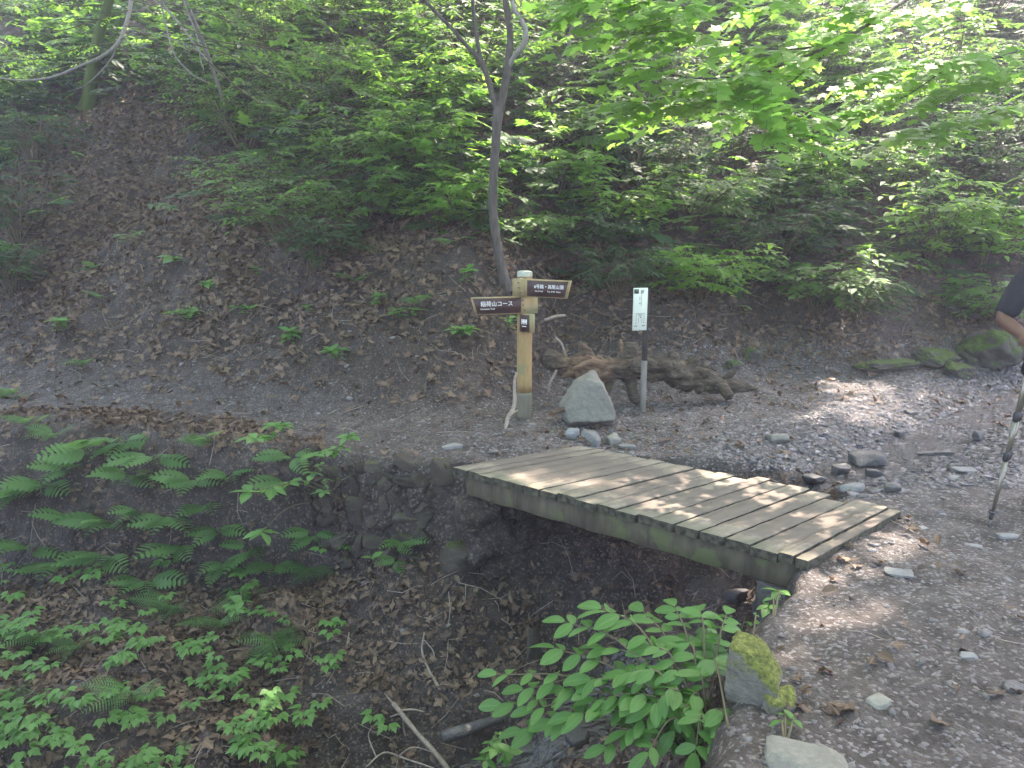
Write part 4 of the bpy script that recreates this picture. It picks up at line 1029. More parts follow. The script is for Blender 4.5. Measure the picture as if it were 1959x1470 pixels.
arching('plant with three round pale leaves on the dark ledge', (470, 1190), [(462, 1150, 4.3)], 4.3, .12, 11, n_=3, extra=0, tint=.25)

# ------------------------------------------------------------------ ferns
def frond_tpl(npair=15, Lp=.34, jag=True, fwd=.5, petiole=.16, wide=.055):
    V = []; Q = []; T = []; uv = []
    def add(v, u): V.append(v); uv.append(u); return len(V) - 1
    zc = lambda t: .42 * t - .62 * t * t
    m = 12
    for i in range(m):
        t = i / (m - 1); w = .007 * (1 - .7 * t)
        add((t, -w, zc(t) + .002), (.5, .1)); add((t, w, zc(t) + .002), (.5, .1))
        if i: a = 2 * i; Q.append((a - 2, a, a + 1, a - 1))
    for k in range(npair):
        t = petiole + (1 - petiole) * k / (npair - .3)
        sh = math.sin(math.pi * min(1, (.30 + .72 * (k / npair)))) ** .9 if k / npair < .97 else .15
        L = Lp * max(.10, sh) * (1.0 if k > 0 else .9)
        for sg in (-1, 1):
            dx = fwd * L; dy = sg * L; dz = -.16 * L
            ts = np.linspace(0, 1, 8 if jag else 5)
            prev = None
            ww = wide * (.5 + .8 * max(.2, sh))
            for i, s_ in enumerate(ts):
                w = ww * (1 - s_) ** .7 * (1.0 if (not jag or i % 2 == 0) else .45) if i else ww * .5
                if not jag: w = ww * math.sin(math.pi * (.12 + .88 * s_)) ** .8
                cx = t + dx * s_; cy_ = dy * s_; cz = zc(t) + dz * s_ * s_ - .10 * L * s_
                a = add((cx - w * .9, cy_ + sg * w * .35, cz), (.35, s_)); b = add((cx + w * .9, cy_ - sg * w * .35 + (sg * w * .5 if jag else 0), cz), (.65, s_))
                if prev: Q.append((prev[0], a, b, prev[1]))
                prev = (a, b)
    return np.array(V), np.array(Q), None, np.array(uv)
T_FRA = frond_tpl(17, .30, True, .42, .14, .030)
T_FRB = frond_tpl(8, .27, False, .55, .22, .050)
def fern(label, px, py, L, n_, seed, tpl, mat='fern', ang=(-2.6, -.5), up=.35, group='ferns on the gully bank', tint=.5, name='fern', lift=0.0):
    r = np.random.default_rng(3000 + seed); L = L * (1.05 if py > 780 else 1.0); b = hit(px, py) + np.array([0, 0, lift]); g = Geo(); P = []; D = []; Nn = []; S = []; Tt = []
    o = thing(name, label, 'fern', b, group)
    for k in range(n_):
        a = ang[0] + (ang[1] - ang[0]) * (k + .5) / n_ + r.normal(0, .18); e = up + r.normal(0, .15)
        d = np.array([math.cos(a), math.sin(a), e]); P.append(b + r.normal(0, .01, 3)); D.append(d); Nn.append(np.array([-math.cos(a) * e, -math.sin(a) * e - .45, 1]) + r.normal(0, .2, 3)); S.append(L * r.uniform(.75, 1.1)); Tt.append(np.clip(tint + r.normal(0, .2), 0, 1))
        f = Geo(); batch(f, tpl, [P[-1]], [D[-1]], [Nn[-1]], [S[-1]], [Tt[-1]]); f.build('frond', M[mat], o)
    return o
FERNS = [
 ('pale fern with broad leaflets high on the far left bank', 90, 935, .34, 4, 'B'), ('fern with broad leaflets at the upper left brink', 175, 870, .36, 5, 'B'), ('yellowish fern hanging over the brink of the left path', 235, 850, .34, 5, 'B'),
 ('fern with ladder-like leaflets in the middle of the left bank', 255, 920, .36, 5, 'B'), ('fern spreading two pale fronds lower on the left bank', 140, 1000, .34, 3, 'B'), ('fern with fronds bent over in the left misty shade', 215, 1010, .36, 4, 'B'),
 ('brownish drooping fern in the deep shade of the bank', 265, 985, .30, 3, 'B'), ('fern below the large-leaved plant at the brink', 375, 930, .30, 4, 'B'), ('lacy fern just under the arching plants', 440, 915, .28, 4, 'B'),
 ('long single fern frond reaching left in the mid bank', 395, 975, .34, 3, 'B'), ('fern frond pointing right beneath the pale-leaved plant', 545, 935, .30, 3, 'B'), ('fern with thin bent frond above the dark ledge', 345, 1050, .34, 3, 'B'),
 ('narrow fern on the dark ledge right of the thin bent frond', 430, 1085, .24, 3, 'B'), ('small pale fern sprouting from the foot of the stone wall', 770, 1045, .22, 4, 'B'), ('dried drooping fern on the stone wall foot', 760, 1075, .18, 2, 'B'),
 ('lacy triangular fern above the leaf litter in the middle', 590, 1095, .30, 5, 'A'), ('lacy fern with fronds fanning down to the left', 330, 1165, .30, 4, 'A'), ('lacy fern with one long frond pointing down over leaf litter', 525, 1235, .36, 4, 'A'),
 ('small upright lacy fern beside the long downward frond', 555, 1215, .24, 3, 'A'), ('bright lacy fern at the left border low in the gully', 80, 1225, .32, 5, 'A'), ('bright fern with fronds to both sides at the lower left', 150, 1240, .30, 4, 'A'),
 ('small fern low on the dim ledge at the far left', 110, 1085, .30, 4, 'B'), ('fern arching from the middle of the dim left bank', 200, 1075, .32, 4, 'B'), ('small fern right of the middle bank under thin branches', 420, 1020, .26, 4, 'B'), ('fern sprouting beneath the drooping pale leaves', 520, 1090, .28, 4, 'B'), ('little fern between the wall stones and pale leaves', 600, 1030, .22, 4, 'B'), ('lacy fern at the brink left of the large-leaved plant', 400, 850, .26, 5, 'A'), ('pale lacy fern sticking up from the brink at far left', 110, 840, .28, 5, 'A'), ('lacy fern right of the seedlings under the dark ledge', 480, 1150, .28, 5, 'A'), ('drooping fern near the middle of the dark ledge', 280, 1120, .30, 4, 'B'),
 ('broad fern leaning out at the far left border of the bank', 20, 960, .36, 5, 'B'), ('fern just below the yellowish one at the brink', 300, 880, .34, 4, 'B'), ('fern tucked under the brink between two larger ferns', 130, 905, .30, 4, 'B'), ('fern in the dim hollow of the lower left bank', 60, 1060, .34, 4, 'B'),
 ('shaded fern in the middle of the dim ledge', 330, 1000, .32, 4, 'B'), ('low fern beside the dark ledge under thin stems', 480, 1060, .28, 4, 'B'), ('lone fern at the brink where the wall begins', 560, 880, .26, 4, 'B'), ('lacy fern left of the downward pointing frond', 420, 1200, .28, 4, 'A'), ('lacy fern half hidden in the seedling carpet', 250, 1330, .28, 4, 'A'), ('lacy fern at the lower left border of the picture', 30, 1330, .30, 4, 'A'),
 ('fern at the left border at path level', 30, 760, .30, 4, 'A'), ('thin fern on the edge of the left-hand path', 165, 700, .26, 3, 'A'), ('fern standing on the left brink beside the path', 60, 815, .26, 4, 'A'),
 ('little fern hanging over the bottom edge of the gully', 560, 1462, .20, 3, 'A'), ('bluish fern on the litter slope left of the tree foot', 680, 545, .32, 4, 'A'), ('bluish fern nearer the signpost on the litter slope', 805, 585, .28, 4, 'A'),
 ('dark fern on the cut bank at the far left', 200, 575, .28, 4, 'A'), ('small fern low at the left end of the litter slope', 180, 520, .24, 3, 'A'), ('pale fern beside the tree foot', 850, 475, .26, 3, 'A'),
]
for i, (lb, px, py, L, n_, ty) in enumerate(FERNS):
    hill = py < 780
    fern(lb, px, py, L, n_, i, T_FRA if ty == 'A' else T_FRB, 'fern', (-2.9, -.25) if n_ > 3 else (-2.5, -.6), .30 if ty == 'B' else .45, 'ferns on the hillside' if hill else 'ferns on the gully bank', .45 if not hill else .3, lift=.02)

# ------------------------------------------------------------------ seedling carpet at the lower left
r = np.random.default_rng(77)
seeds = []
for k in range(900):
    if len(seeds) >= 84: break
    px, py = r.uniform(-20, 640), r.uniform(1080, 1500)
    if py < 1250 and px > 560: continue
    if py > 1330 and px > 590: continue
    if py < 1180 and r.random() < .6: continue
    if 150 < px < 520 and 1260 < py < 1300 and r.random() < .7: continue
    if any((px - a) ** 2 + ((py - b) * 1.5) ** 2 < 29 ** 2 for a, b in seeds): continue
    seeds.append((px, py))
seeds += [(720, 1400), (620, 1290), (650, 1210), (640, 1060), (300, 1100), (20, 1130)]
for i, (px, py) in enumerate(seeds):
    b = hit(px, py); o = thing('seedling', 'small fresh green seedling with pointed leaflets in the carpet at the gully foot', 'seedling', b, 'seedlings carpeting the lower left of the gully')
    gs = Geo(); gl = Geo(); Lv = Leaves(); h = r.uniform(.07, .20); tint = r.uniform(.35, .75); ls = r.uniform(.05, .08)
    for s_ in range(r.integers(2, 4)):
        a = r.uniform(0, 6.28); tip = b + np.array([math.cos(a) * .09, math.sin(a) * .07 - .03, h * r.uniform(.7, 1.1)])
        S = spline([b - np.array([0, 0, .03]), (b + tip) / 2 + np.array([0, 0, .015]), tip], 4); tube(gs, S, np.linspace(.0025, .0014, len(S)), 4, .5, False)
        aa = r.uniform(-2.9, -.2)
        for k in range(3):       # three stalked groups of leaflets, nearly level
            d = np.array([math.cos(aa + (k - 1) * .9), math.sin(aa + (k - 1) * .9), .05]); q = tip + d * ls * (.5 if k != 1 else .8)
            for j in (-.75, 0, .75):
                ang = aa + (k - 1) * .9 + j; Lv.put(q, np.array([math.cos(ang), math.sin(ang), r.normal(-.12, .12)]), np.array([r.normal(0, .2), r.normal(0, .2), 1]), ls * (1 if j == 0 else .75) * r.uniform(.85, 1.1), np.clip(tint + r.normal(0, .15), 0, 1))
    Lv.flush(gl, T_OV, 1.25); gs.build('stem', M['stem'], o); gl.build('foliage', M['fresh'], o)

# ------------------------------------------------------------------ foreground shrub by the near bank
def fg_shrub():
    r = np.random.default_rng(9); b = hit(1330, 1452); b = b + np.array([.03, 0, 0])
    o = thing('leafy_shrub', 'leafy green shrub arching over the gully in the foreground', 'shrub', b); gs = Geo(); gl = Geo(); Lv = Leaves()
    tips = [(1150, 1165, 2.75), (1080, 1190, 2.75), (1230, 1170, 2.8), (1290, 1160, 2.75), (1340, 1170, 2.7), (1390, 1175, 2.65), (1060, 1240, 2.7), (1150, 1240, 2.65), (1240, 1235, 2.6), (1310, 1230, 2.6), (950, 1290, 2.75), (1000, 1320, 2.7), (960, 1350, 2.7), (1020, 1360, 2.6),
            (1080, 1320, 2.6), (1130, 1300, 2.55), (1200, 1290, 2.5), (1270, 1290, 2.5), (1340, 1290, 2.45), (1100, 1370, 2.5), (1180, 1350, 2.45), (1250, 1350, 2.4), (1320, 1340, 2.4), (1200, 1400, 2.4), (1140, 1340, 2.5), (1060, 1385, 2.55), (1290, 1400, 2.35), (1380, 1390, 2.3), (1240, 1440, 2.3), (1160, 1430, 2.4), (1330, 1440, 2.25), (1395, 1420, 2.25), (1000, 1400, 2.6)]
    for i, (x, y, Y) in enumerate(tips):
        tip = at_y(x, y, Y); mid = b * .45 + tip * .55 + np.array([0, 0, .10 + r.uniform(0, .06)])
        S = spline([b + r.normal(0, .03, 3) * np.array([1, 1, .2]), mid, tip], 7); tube(gs, S, np.linspace(.0052, .002, len(S)), 6, .5, False)
        d = unit(S[-1] - S[-4]); d[2] = d[2] * .3; side = unit(np.cross(d, (0, 0, 1)))
        big = r.uniform(.088, .125) * (1.12 if y < 1260 else 1)
        tint = .62 if r.random() < .12 else r.uniform(.2, .5)
        Lv.put(S[-1], d + np.array([0, 0, -.1]), np.array([r.normal(0, .2), -.35 + r.normal(0, .2), 1]), big, tint)
        for k in range(6):
            q = S[max(1, len(S) - 2 - k * 2)]
            for sg in (-1, 1):
                if r.random() < .12: continue
                a = r.uniform(.8, 1.25); dd = d * math.cos(a) + sg * side * math.sin(a) + np.array([0, 0, r.normal(-.12, .15)])
                Lv.put(q, dd, np.array([r.normal(0, .25), -.3 + r.normal(0, .25), 1]), big * r.uniform(.6, 1.0) * (1 - .08 * k), np.clip(tint + r.normal(0, .12), 0, 1))
    Lv.flush(gl, T_SERR, .78); gs.build('stem', M['stem'], o); gl.build('foliage', M['fresh'], o)
fg_shrub()
def serrated():
    r = np.random.default_rng(19); b = hit(1395, 1400); o = thing('serrated_plant', 'pale jagged-leaved plant left of the moss-capped rock', 'plant', b); gs = Geo(); gl = Geo(); Lv = Leaves()
    tip = at_y(1352, 1205, 2.72); S = spline([b, (b + tip) / 2 + np.array([.0, 0, .03]), tip], 8); tube(gs, S, np.linspace(.005, .002, len(S)), 5, .5, False)
    for k in range(8):
        q = S[-1 - k * 1]
        for sg in (0, 3.14):
            a = k * 1.4 + sg; Lv.put(q, np.array([math.cos(a), math.sin(a), -.1 + r.normal(0, .12)]), np.array([r.normal(0, .2), -.3, 1]), .045 + .006 * k, np.clip(.9 + r.normal(0, .1), 0, 1))
    Lv.flush(gl, T_SERR, 1.15); gs.build('stem', M['stem'], o); gl.build('foliage', M['fern'], o)
serrated()

# ------------------------------------------------------------------ trees
def limb_part(name, pts, Y, mat, parent, n=12, rough=.12, k=6):
    P, Rr = pxpath(pts, Y); Ps = spline(P, k); g = Geo()
    tube(g, Ps, np.interp(np.linspace(0, 1, len(Ps)), np.linspace(0, 1, len(Rr)), Rr), n, .5, True, rough, int(pts[0][0])); return g.build(name, M[mat], parent)
def crown_leaves(parent, paths, mat, tpl, ls, r, ntw=8, nl=7, Ltw=.5, tint=.5, droop=.2, wid=1.0, tilt=.25, twig_mat='stem', level=True):
    """leafy twigs along limb paths (world points); returns the number of leaves"""
    Lv = Leaves(); gs = Geo(); gl = Geo()
    for P in paths:
        S = spline(P, 6); tube(gs, S, np.linspace(.010, .004, len(S)), 5, .5, False)
        for j in range(ntw):
            t = .12 + .88 * (j + r.uniform(0, 1)) / ntw; q = S[min(len(S) - 1, int(t * (len(S) - 1)))]
            tg = unit(S[min(len(S) - 1, int(t * (len(S) - 1)) + 1)] - S[max(0, int(t * (len(S) - 1)) - 1)]); a = math.atan2(tg[1], tg[0]) + (1 if j % 2 else -1) * r.uniform(.3, 1.2)
            twig(Lv, gs, q, np.array([math.cos(a), math.sin(a), r.normal(.02, .12)]), Ltw * r.uniform(.5, 1.1), nl, ls, r, droop, .003, tint, tilt)
    Lv.flush(gl, tpl, wid); gs.build('twigs', M[twig_mat], parent); gl.build('crown', M[mat], parent)
    return len(Lv.p)
# slender tree behind the signpost
tb = hit(965, 545); YT = tb[1]
tree = thing('slender_tree', 'slender grey tree with a forked trunk behind the signpost', 'tree', tb)
limb_part('trunk', [(972, 560, 16), (966, 540, 12), (957, 500, 9.2), (948, 450, 8.6), (943, 400, 8.2), (944, 340, 8.2), (948, 280, 8.2), (952, 225, 9), (955, 205, 8.5)], YT, 'bark', tree, 14, .12)
limb_part('limb', [(954, 215, 8.5), (966, 165, 7.5), (972, 120, 7), (976, 70, 6.5), (970, 20, 6), (962, -40, 5.5), (955, -160, 4), (960, -300, 2)], YT, 'bark', tree, 10)
limb_part('limb', [(952, 215, 6), (940, 175, 5.2), (928, 135, 5), (915, 110, 4.5), (893, 88, 3.8), (862, 52, 3.4), (835, 25, 3), (808, -6, 2.8), (760, -80, 2)], YT, 'bark', tree, 9)
limb_part('limb', [(926, 135, 4), (916, 95, 3.6), (909, 50, 3.4), (904, 0, 3.2), (900, -80, 2.2)], YT, 'bark', tree, 8)
lo = limb_part('limb', [(973, 130, 4, 0), (984, 108, 4.5, -.05), (1002, 84, 5.5, -.1), (1006, 62, 4.6, -.12), (999, 42, 4, -.12), (985, 20, 3.6, -.1), (978, -20, 3.4), (985, -120, 2)], YT, 'pale_bark', tree, 9); lo['label'] = 'pale bent limb on the right'
r = np.random.default_rng(41)
crown_leaves(tree, [[at_y(955, -100, YT), at_y(900, -220, YT - .5), at_y(820, -300, YT - 1)], [at_y(960, -200, YT), at_y(1050, -280, YT - .4), at_y(1150, -330, YT - .6)], [at_y(900, -60, YT), at_y(850, -150, YT + .4), at_y(760, -190, YT + .5)]], 'bright', T_OV, .10, r, 10, 8, .6)
# pale thin tree in the haze, right of the slender tree
tb2 = hit(1068, 215); t2 = thing('thin_tree', 'thin pale leaning stem further up the slope right of the slender tree', 'tree', tb2)
limb_part('trunk', [(1066, 222, 4.5), (1072, 170, 4), (1084, 110, 3.6), (1092, 60, 3.2), (1098, 10, 3), (1104, -60, 2.4), (1112, -180, 1.5)], tb2[1], 'pale_bark', t2, 8)
limb_part('limb', [(1074, 150, 2), (1098, 120, 1.5), (1112, 95, 1)], tb2[1], 'pale_bark', t2, 6)
crown_leaves(t2, [[at_y(1104, -60, tb2[1]), at_y(1150, -140, tb2[1] - .5), at_y(1180, -200, tb2[1] - .9)]], 'mid', T_OV, .10, r, 8, 7, .6)
# mossy tree at the upper left with an overhanging pale limb
tb3 = hit(172, 205); Y3 = tb3[1]; t3 = thing('mossy_tree', 'mossy trunk with a pale overhanging limb and light green leaves at upper left', 'tree', tb3)
limb_part('trunk', [(168, 215, 19), (172, 185, 13), (176, 140, 10), (184, 90, 9), (200, 30, 8), (225, -50, 8), (250, -150, 7)], Y3, 'mossy_bark', t3, 14, .2)
limb_part('limb', [(258, -150, 3.10), (252, -40, 3.41, -.4), (249, 10, 3.41, -.8), (240, 50, 3.41, -1.1), (226, 82, 3.41, -1.4), (196, 108, 2.98, -1.5), (150, 128, 2.60, -1.6), (100, 148, 2.11, -1.7), (40, 154, 1.61, -1.8), (-20, 146, 1.24, -1.8)], Y3, 'pale_bark', t3, 9)
limb_part('limb', [(222, 88, 1.86, -1.4), (215, 110, 1.55, -1.4), (190, 140, 1.12, -1.4), (160, 165, 0.87, -1.4), (130, 175, 0.62, -1.4)], Y3, 'pale_bark', t3, 6)
limb_part('limb', [(230, 75, 1.55, -1.4), (268, 62, 1.24, -1.5), (330, 75, 0.93, -1.6), (400, 110, 0.62, -1.6)], Y3, 'pale_bark', t3, 6)
pth = []
for pts in ([(255, -30), (180, -10), (60, 20), (-30, 45)], [(245, 20), (150, 50), (60, 75), (-20, 100)], [(226, 82), (150, 120), (60, 148), (-20, 150)], [(250, 0), (330, 20), (420, 30), (480, 60)], [(240, 50), (310, 80), (380, 100), (450, 110)], [(226, 82), (260, 120), (330, 140), (390, 165)], [(255, -40), (330, -30), (430, -10), (520, 10)], [(200, 10), (120, 10), (40, -10), (-40, 0)], [(226, 82), (160, 90), (90, 110), (10, 120)]):
    yy = Y3 - r.uniform(.6, 2.0); pth.append([at_y(x, y, yy - .12 * k) for k, (x, y) in enumerate(pts)])
crown_leaves(t3, pth, 'bright', T_OV, .085, r, 13, 9, .55, .45, .15, tilt=.2)
# fine bare hanging branches at the top, from a tree out of the picture: a thing with its own twigs
h3 = hit(700, 90); t4 = thing('twiggy_shrub', 'tall thin shrub with fine bare arching branches at the top edge', 'shrub', hit(430, 190))
YB = 9.2
for pts in ([(292, -60, 2.48), (310, 5, 2.23), (345, 48, 1.98), (372, 85, 1.74), (398, 118, 1.49), (430, 150, 1.12)], [(345, -50, 2.11), (352, 0, 1.86), (362, 30, 1.61), (378, 75, 1.36), (384, 115, 1.12), (390, 135, 0.62)], [(300, -30, 1.49), (330, 95, 1.24), (365, 140, 0.99), (400, 160, 0.74)], [(362, 40, 1.24), (366, 30, 1.12), (400, 45, 0.81)]):
    limb_part('branch', pts, YB, 'pale_bark', t4, 7)
pth = [[at_y(x, y, YB + r.uniform(-.5, .5)) for x, y in pts] for pts in ([(310, 5), (380, 20), (470, 50), (560, 60)], [(372, 85), (450, 110), (520, 150), (600, 170)], [(352, 0), (440, -20), (560, 0), (660, 30)], [(398, 118), (470, 180), (540, 220), (600, 240)], [(345, 48), (420, 80), (500, 90), (600, 110)])]
crown_leaves(t4, pth, 'mid', T_OV, .085, r, 12, 8, .55, .6, .2)
limb_part('stem', [(430, 200, 3, 1.5), (380, 60, 4, .8), (320, -60, 4.2, .1), (300, -70, 4, 0)], YB, 'pale_bark', t4, 8)
# maple reaching in from the right
mb = np.array([5.75, 7.7, 0.0]); mb[2] = gz(mb[0], mb[1])
mp = thing('maple_tree', 'maple spreading sunlit yellow-green lobed leaves over the upper right', 'tree', mb)
g = Geo(); S = spline([mb - np.array([0, 0, .2]), mb + np.array([.05, -.1, 1.5]), mb + np.array([-.1, -.3, 3.2]), mb + np.array([-.3, -.5, 5.0]), mb + np.array([-.3, -.6, 7.2])], 7)
tube(g, S, np.linspace(.12, .04, len(S)), 14, .5, True, .12, 4); g.build('trunk', M['bark'], mp)
SPR = [  # limb paths in picture position with depth
 [(2250, -260, 7.2), (1900, -160, 5.8), (1650, -60, 5.2), (1480, 5, 4.9), (1330, 25, 4.7), (1220, 40, 4.6)],
 [(2250, -200, 7.2), (1850, -60, 5.8), (1640, 60, 5.2), (1480, 130, 4.9), (1330, 150, 4.75), (1190, 110, 4.7)],
 [(1640, 60, 5.3), (1520, 95, 5.0), (1400, 80, 4.9), (1290, 60, 4.8), (1150, 75, 4.8)],
 [(1480, 130, 4.95), (1440, 180, 4.8), (1465, 230, 4.7), (1490, 275, 4.6)],
 [(1480, 130, 5.0), (1400, 190, 5.0), (1300, 200, 5.0), (1210, 195, 5.0)],
 [(2250, -180, 7.2), (1950, -60, 6.2), (1800, 20, 5.7), (1700, 30, 5.4), (1600, 10, 5.3)],
 [(2250, -100, 7.2), (2050, 40, 6.3), (1930, 105, 5.8), (1840, 110, 5.6), (1740, 130, 5.5), (1640, 165, 5.5)],
 [(2050, 40, 6.3), (1960, 130, 6.0), (1890, 150, 5.9), (1810, 185, 5.9)],
 [(2250, 40, 7.2), (2000, 180, 6.4), (1900, 215, 6.2), (1820, 240, 6.1), (1760, 260, 6.0)],
 [(1840, 110, 5.7), (1740, 180, 5.8), (1680, 205, 5.9), (1600, 225, 6.0)],
 [(1640, 60, 5.3), (1560, 120, 5.4), (1500, 170, 5.5), (1420, 240, 5.6)],
 [(1330, 25, 4.8), (1260, -10, 4.7), (1180, -20, 4.7), (1120, 5, 4.7)],
]
Lv = Leaves(); gs = Geo(); gl = Geo(); r = np.random.default_rng(55)
MAPLE_PTS = []
for si, sp_ in enumerate(SPR):
    P = np.array([at_y(x, y, Y) for x, y, Y in sp_]); S = spline(P, 7)
    tube(gs, S, np.linspace(.016 if sp_[0][0] > 2000 else .007, .0025, len(S)), 6, .5, False)
    for j in range(30):
        k = int((.32 if sp_[0][0] > 2000 else .05) * (len(S) - 1) + (1 - (.32 if sp_[0][0] > 2000 else .05)) * (len(S) - 1) * (j + r.uniform(0, 1)) / 30); k = min(k, len(S) - 1)
        q = S[k]; a = math.atan2(*(S[k] - S[k - 1])[[1, 0]]) + (1 if j % 2 else -1) * r.uniform(.35, 1.25)
        twig(Lv, gs, q, np.array([math.cos(a), math.sin(a), r.normal(-.02, .1)]), r.uniform(.22, .5), 8, .108, r, .28, .0025, .6, .28, nb=(-.1, -.62))
Lv.flush(gl, T_MAPLE, .95); MAPLE_PTS = np.array(Lv.p)
gs.build('limb', M['bark'], mp); gl.build('crown', M['maple'], mp)

# ------------------------------------------------------------------ things nobody could count: litter, gravel, undergrowth
def tnormal(x, y, e=.05):
    dzx = (terrain(x + e, y) - terrain(x - e, y)) / (2 * e); dzy = (terrain(x, y + e) - terrain(x, y - e)) / (2 * e)
    return unit(np.stack([-dzx, -dzy, np.ones_like(dzx)], -1))
def visible(P, m=60):
    px, py = project(P); return (px > -m) & (px < 1959 + m) & (py > -m) & (py < 1470 + m)
def ell(px, py, cx, cy, rx, ry): return ((px - cx) / rx) ** 2 + ((py - cy) / ry) ** 2 < 1
r = np.random.default_rng(91)
def scatter(n_, x0, x1, y0, y1):
    x = r.uniform(x0, x1, n_); y = r.uniform(y0, y1, n_); z, rd, df, sd = terrain(x, y, True, True); P = np.stack([x, y, z], -1)
    v = visible(P); return P[v], rd[v], df[v], sd[v]
def litter(name, label, P, size, seed):
    rr = np.random.default_rng(seed); g = Geo(); k = rr.choice(4, len(P), p=[.2, .2, .3, .3]); nm = tnormal(P[:, 0], P[:, 1])
    for q in range(4):
        m_ = k == q; c = m_.sum(); a = rr.uniform(0, 6.28, c); d = np.stack([np.cos(a), np.sin(a), 0 * a], -1); nn = unit(nm[m_] + rr.normal(0, .38, (c, 3)))
        d = d - nn * np.sum(d * nn, 1, keepdims=True)
        batch(g, T_DEAD[q], P[m_] + nn * .012 + np.array([0, 0, .006]), d, nn, size[0] + (size[1] - size[0]) * rr.beta(1.2, 1.6, c), np.clip(rr.beta(1.6, 2.2, c), 0, 1), .9)
    return tag(g.build(name, M['litter']), label, kind='stuff')
P, rd, df, sd = scatter(150000, -9.5, 9, 6.4, 15)
px, py = project(P)
dens = .42 * np.ones(len(P)); dens[(df < .0)] = 0.03
dens[(df < 0) & (df > -.35)] = .05; dens[(df >= 0) & (df < .5)] = .34
dens[(px < 1000) & (py > 640) & (df >= 0)] *= .8
dens[ell(px, py, 230, 430, 330, 230)] = .9; dens[ell(px, py, 760, 520, 330, 120)] = .9
dens *= np.clip(.75 + 1.2 * fbm(P[:, 0] * 1.3, P[:, 1] * 1.3, 5, 3), .1, 1.3)
k = (r.random(len(P)) < dens) & (rd < 0)
litter('leaf_litter', 'brown dead leaves covering the hillside', P[k], (.05, .11), 1)
P, rd, df, sd = scatter(95000, -4.5, 2.2, 2.2, 6.6)
px, py = project(P)
dens = np.where(rd > .12, .10, .015); dens[(rd > .2) & (px < 1000) & (py > 1090)] = .24
dens[ell(px, py, 560, 1270, 300, 130)] = .42; dens[ell(px, py, 850, 1180, 190, 110)] = .20; dens[ell(px, py, 330, 1280, 260, 80)] = .5
dens[(rd < .1) & (rd > -.4) & (px < 620)] = .38; dens[ell(px, py, 1560, 1420, 110, 130)] = .08; dens[(rd < 0) & (px > 1500) & (py > 1130) & ~ell(px, py, 1560, 1420, 110, 130)] = .01
dens *= np.clip(.8 + 1.5 * fbm(P[:, 0] * 1.8, P[:, 1] * 1.8, 15, 3), .05, 1.6)
dens[(line_dist(P[:, 0], P[:, 1], STREAM[5:]) < .2) & (P[:, 0] > .2)] = 0
k = r.random(len(P)) < dens
litter('leaf_litter', 'brown dead leaves lying in the gully', P[k], (.03, .085), 2)
# gravel
def shards(n_):
    import bmesh
    out = []
    for s_ in range(n_):
        rr = np.random.default_rng(400 + s_); pts = rr.normal(size=(11, 3)); pts = unit(pts) * np.array([1, .7, .35]) * rr.uniform(.8, 1.1, (11, 1))
        bm = bmesh.new(); vs = [bm.verts.new(p_) for p_ in pts]; bmesh.ops.convex_hull(bm, input=vs)
        for v in [v for v in bm.verts if not v.link_faces]: bm.verts.remove(v)
        bmesh.ops.triangulate(bm, faces=bm.faces[:]); bm.verts.index_update()
        out.append((np.array([v.co[:] for v in bm.verts]), None, np.array([[v.index for v in f.verts] for f in bm.faces]), np.zeros((len(bm.verts), 2)))); bm.free()
    return out
SH = shards(7)
def gravel(name, label, P, size, mat, seed):
    rr = np.random.default_rng(seed); g = Geo(); k = rr.integers(0, 7, len(P)); nm = tnormal(P[:, 0], P[:, 1])
    for q in range(7):
        m_ = k == q; c = m_.sum(); a = rr.uniform(0, 6.28, c); d = np.stack([np.cos(a), np.sin(a), 0 * a], -1); nn = unit(nm[m_] + rr.normal(0, .25, (c, 3)))
        batch(g, SH[q], P[m_], d, nn, size[m_], rr.random(c))
    return tag(g.build(name, M[mat], None, False), label, kind='stuff')
P, rd, df, sd = scatter(230000, -6, 7, 1.6, 9)
px, py = project(P)
dens = np.where((rd < 0) & (df < .35), .30, .0); dens[(P[:, 0] > .3) & (P[:, 1] > 4.8) & (rd < 0) & (df < .3)] = .62; dens[(sd < 1.0) & (df < .6) & (rd < .25)] = .95; dens[(sd < .30) & (rd < .25)] = .85
dens[(P[:, 0] < -.3) & (rd < 0) & (df < .3)] = .09; dens[(rd < -.25) & (P[:, 1] < 4.5)] = .22; dens[(rd > .1)] = .05; dens[(rd < 0) & (P[:, 0] > .9) & (P[:, 1] < 4.4) & (sd > .9)] = .09; gsd = line_dist(P[:, 0], P[:, 1], STREAM[6:]); dens[(rd > .1) & (gsd < .22)] = .02; dens[(df > .3) & (df < 1.2)] = .05
k = r.random(len(P)) < dens; P = P[k]; sd = sd[k]
size = np.exp(r.normal(math.log(.0095), .55, len(P))); size = np.clip(size * np.where(sd < .45, 2.1, np.where(sd < .9, 1.7, 1.12)), .004, .065)
gravel('gravel', 'grey slate chips strewn over the path', P[sd > .8], size[sd > .8], 'gravel', 3)
gravel('gravel', 'wet slate chips glistening along the shallow stream', P[sd <= .8], size[sd <= .8], 'wet_gravel', 4)
